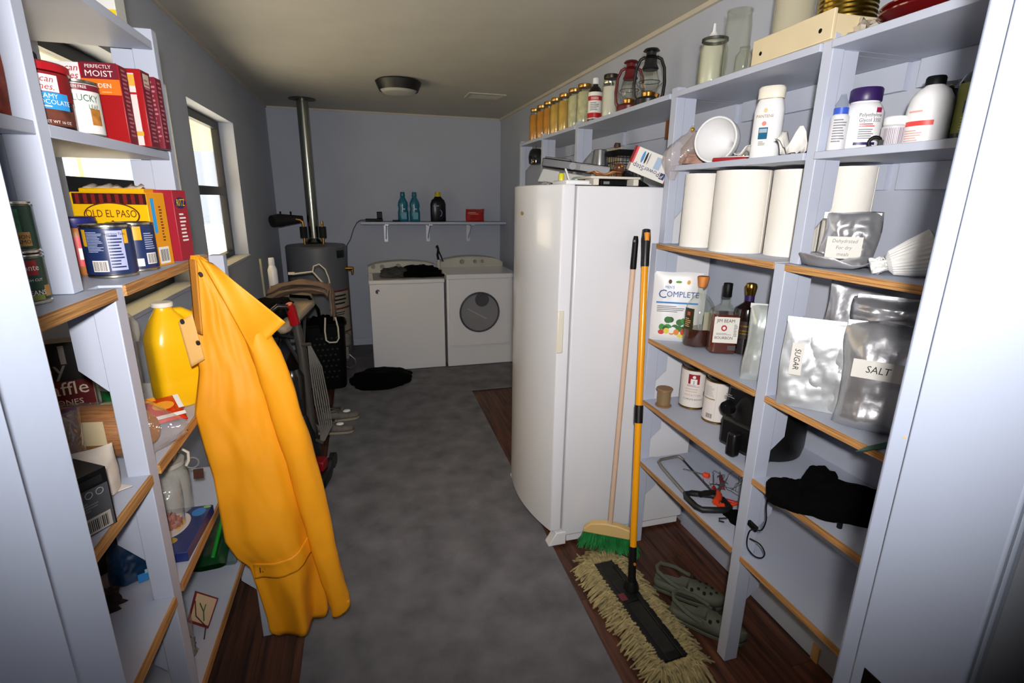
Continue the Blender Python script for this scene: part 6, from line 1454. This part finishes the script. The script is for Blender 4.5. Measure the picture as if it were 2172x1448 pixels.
def mop():
    t = thing('dust_mop', 'wide dust mop with shaggy cream fringe and a long yellow pole leaning on the refrigerator', 'mop', (.985, 1.53, 0), radians(3))
    pad = mat('mop_pad', '20201c', .9, var=.3, scale=30); fr = mat('mop_yarn', 'a39468', .95, var=.35, scale=40)
    w, l = .072, .30
    obj('pad', B().box(-w, -l, .022, w, l, .038), pad, t, bev=.01)
    b = B(); rnd = random.Random(4)
    def strand(p, d, L):
        d = Vector(d).normalized(); p = Vector(p); s = Vector((-d.y, d.x, 0)); k = rnd.uniform(-.35, .35); h = rnd.uniform(.028, .052)
        pts = [p, p+d*L*.35+s*k*L*.15+Vector((0, 0, h-p.z)), p+d*L*.75+s*k*L*.5+Vector((0, 0, h*.55-p.z)), p+d*L+s*k*L*.8+Vector((0, 0, .006-p.z+rnd.uniform(0, .006)))]
        b.tube(pts, [.0042, .0046, .0044, .003], 5)
    for row in range(3):
        for i in range(118):
            y = -l+2*l*(i+rnd.random())/118
            for sx in (-1, 1): strand((sx*(w-.012*row), y, .03+.006*row), (sx, rnd.uniform(-.35, .15), 0), rnd.uniform(.055, .085)-.006*row)
        for i in range(42):
            x = -w+2*w*(i+rnd.random())/42
            for sy in (-1, 1): strand((x, sy*(l-.012*row), .03+.006*row), (x*4, sy, 0), rnd.uniform(.06, .10)-.006*row)
    o = obj('yarn_fringe', b, fr, t, ang=80); o['kind'] = 'stuff'
    f = mat('mop_frame_black', '0a0a0b', .4)
    fb = B(); fb.box(-.055, -l+.03, .0385, -.030, l-.06, .046); fb.box(.030, -l+.03, .0385, .055, l-.06, .046); fb.box(-.0299, -l+.03, .0385, .0299, -l+.065, .046); fb.box(-.0299, .02, .0385, .0299, .15, .046)
    obj('frame', fb, f, t, bev=.003); obj('socket', B().lathe([(.034, .046), (.03, .062), (.02, .085)], 20, cx=.035, cy=.09), f, t); obj('clip_label', B().box(-.045, .03, .0462, -.015, .07, .048), mat('clip_red', '6e2a30', .5), t)
    A = Vector((.035, .09, .08)); 
    M = Matrix.Rotation(-radians(3), 3, 'Z'); top = M @ (Vector((1.143, 1.955, 1.535))-Vector((.985, 1.53, 0)))
    d = (top-A)
    P = lambda s: A+d*s
    obj('ferrule', B().cyl(P(0), P(.10), .017, .015), f, t); obj('ferrule_button', B().cyl(P(.055)+Vector((0, -.014, 0)), P(.055)+Vector((0, -.02, 0)), .006), ORANGE, t)
    obj('pole', B().cyl(P(.10), P(.915), .0145), mat('pole_yellow', 'ed9d10', .25, coat=.4), t); obj('clamp', B().cyl(P(.455), P(.505), .0185), f, t)
    obj('grip', B().tube([P(.895), P(.90), P(.93), P(.97), P(.998), P(1.0)], [.016, .0175, .0175, .020, .017, .01], 16), f, t); obj('grip_cap', B().tube([P(.968)+Vector((-.004, -.012, 0)), P(.99)+Vector((-.004, -.012, 0))], [.011, .012], 12), mat('cap_orange', 'e08a18', .4), t)
mop()
def broom():
    t = thing('broom', 'broom with green bristles, a tan head and a pale wooden handle behind the mop', 'broom', (1.03, 1.872, .045), radians(-32))
    obj('head', B().prism([(-.125, .085), (.125, .085), (.12, .105), (.09, .135), (.03, .148), (-.03, .148), (-.09, .135), (-.12, .105)], -.018, .018, 'Y'), mat('head_tan', 'd9b878', .5), t, bev=.005)
    rnd = random.Random(8); b = B()
    for i in range(34):
        for j in range(7):
            x = -.118+.236*i/33; y = -.014+.028*j/6
            k = 1.22; b.tube([(x, y, .088), (x*1.08+rnd.uniform(-.004, .004), y*1.5, .045), (x*k+rnd.uniform(-.008, .008), y*2.4+rnd.uniform(-.006, .006), rnd.uniform(.0, .012))], [.0028, .0028, .0022], 4)
    o = obj('bristles', b, mat('bristle_green', '1d7a3a', .4, var=.5, scale=25), t, ang=80); o['kind'] = 'stuff'
    M = Matrix.Rotation(radians(32), 3, 'Z'); top = M @ (Vector((1.108, 1.975, 1.505))-Vector((1.03, 1.872, .045)))
    A = Vector((0, 0, .14)); d = top-A
    obj('handle', B().cyl(A, A+d*.90, .0115), mat('broom_handle', 'cdb098', .5), t); g = obj('grip', B().tube([A+d*.895, A+d*.90, A+d*.985, A+d*1.0], [.0125, .0135, .0125, .009], 14), BLACK, t)
    obj('hang_hole', B().cyl(A+d*.985+Vector((-.004, -.014, 0)), A+d*.985+Vector((-.003, -.0125, 0)), .005), GREYINK, t)
broom()
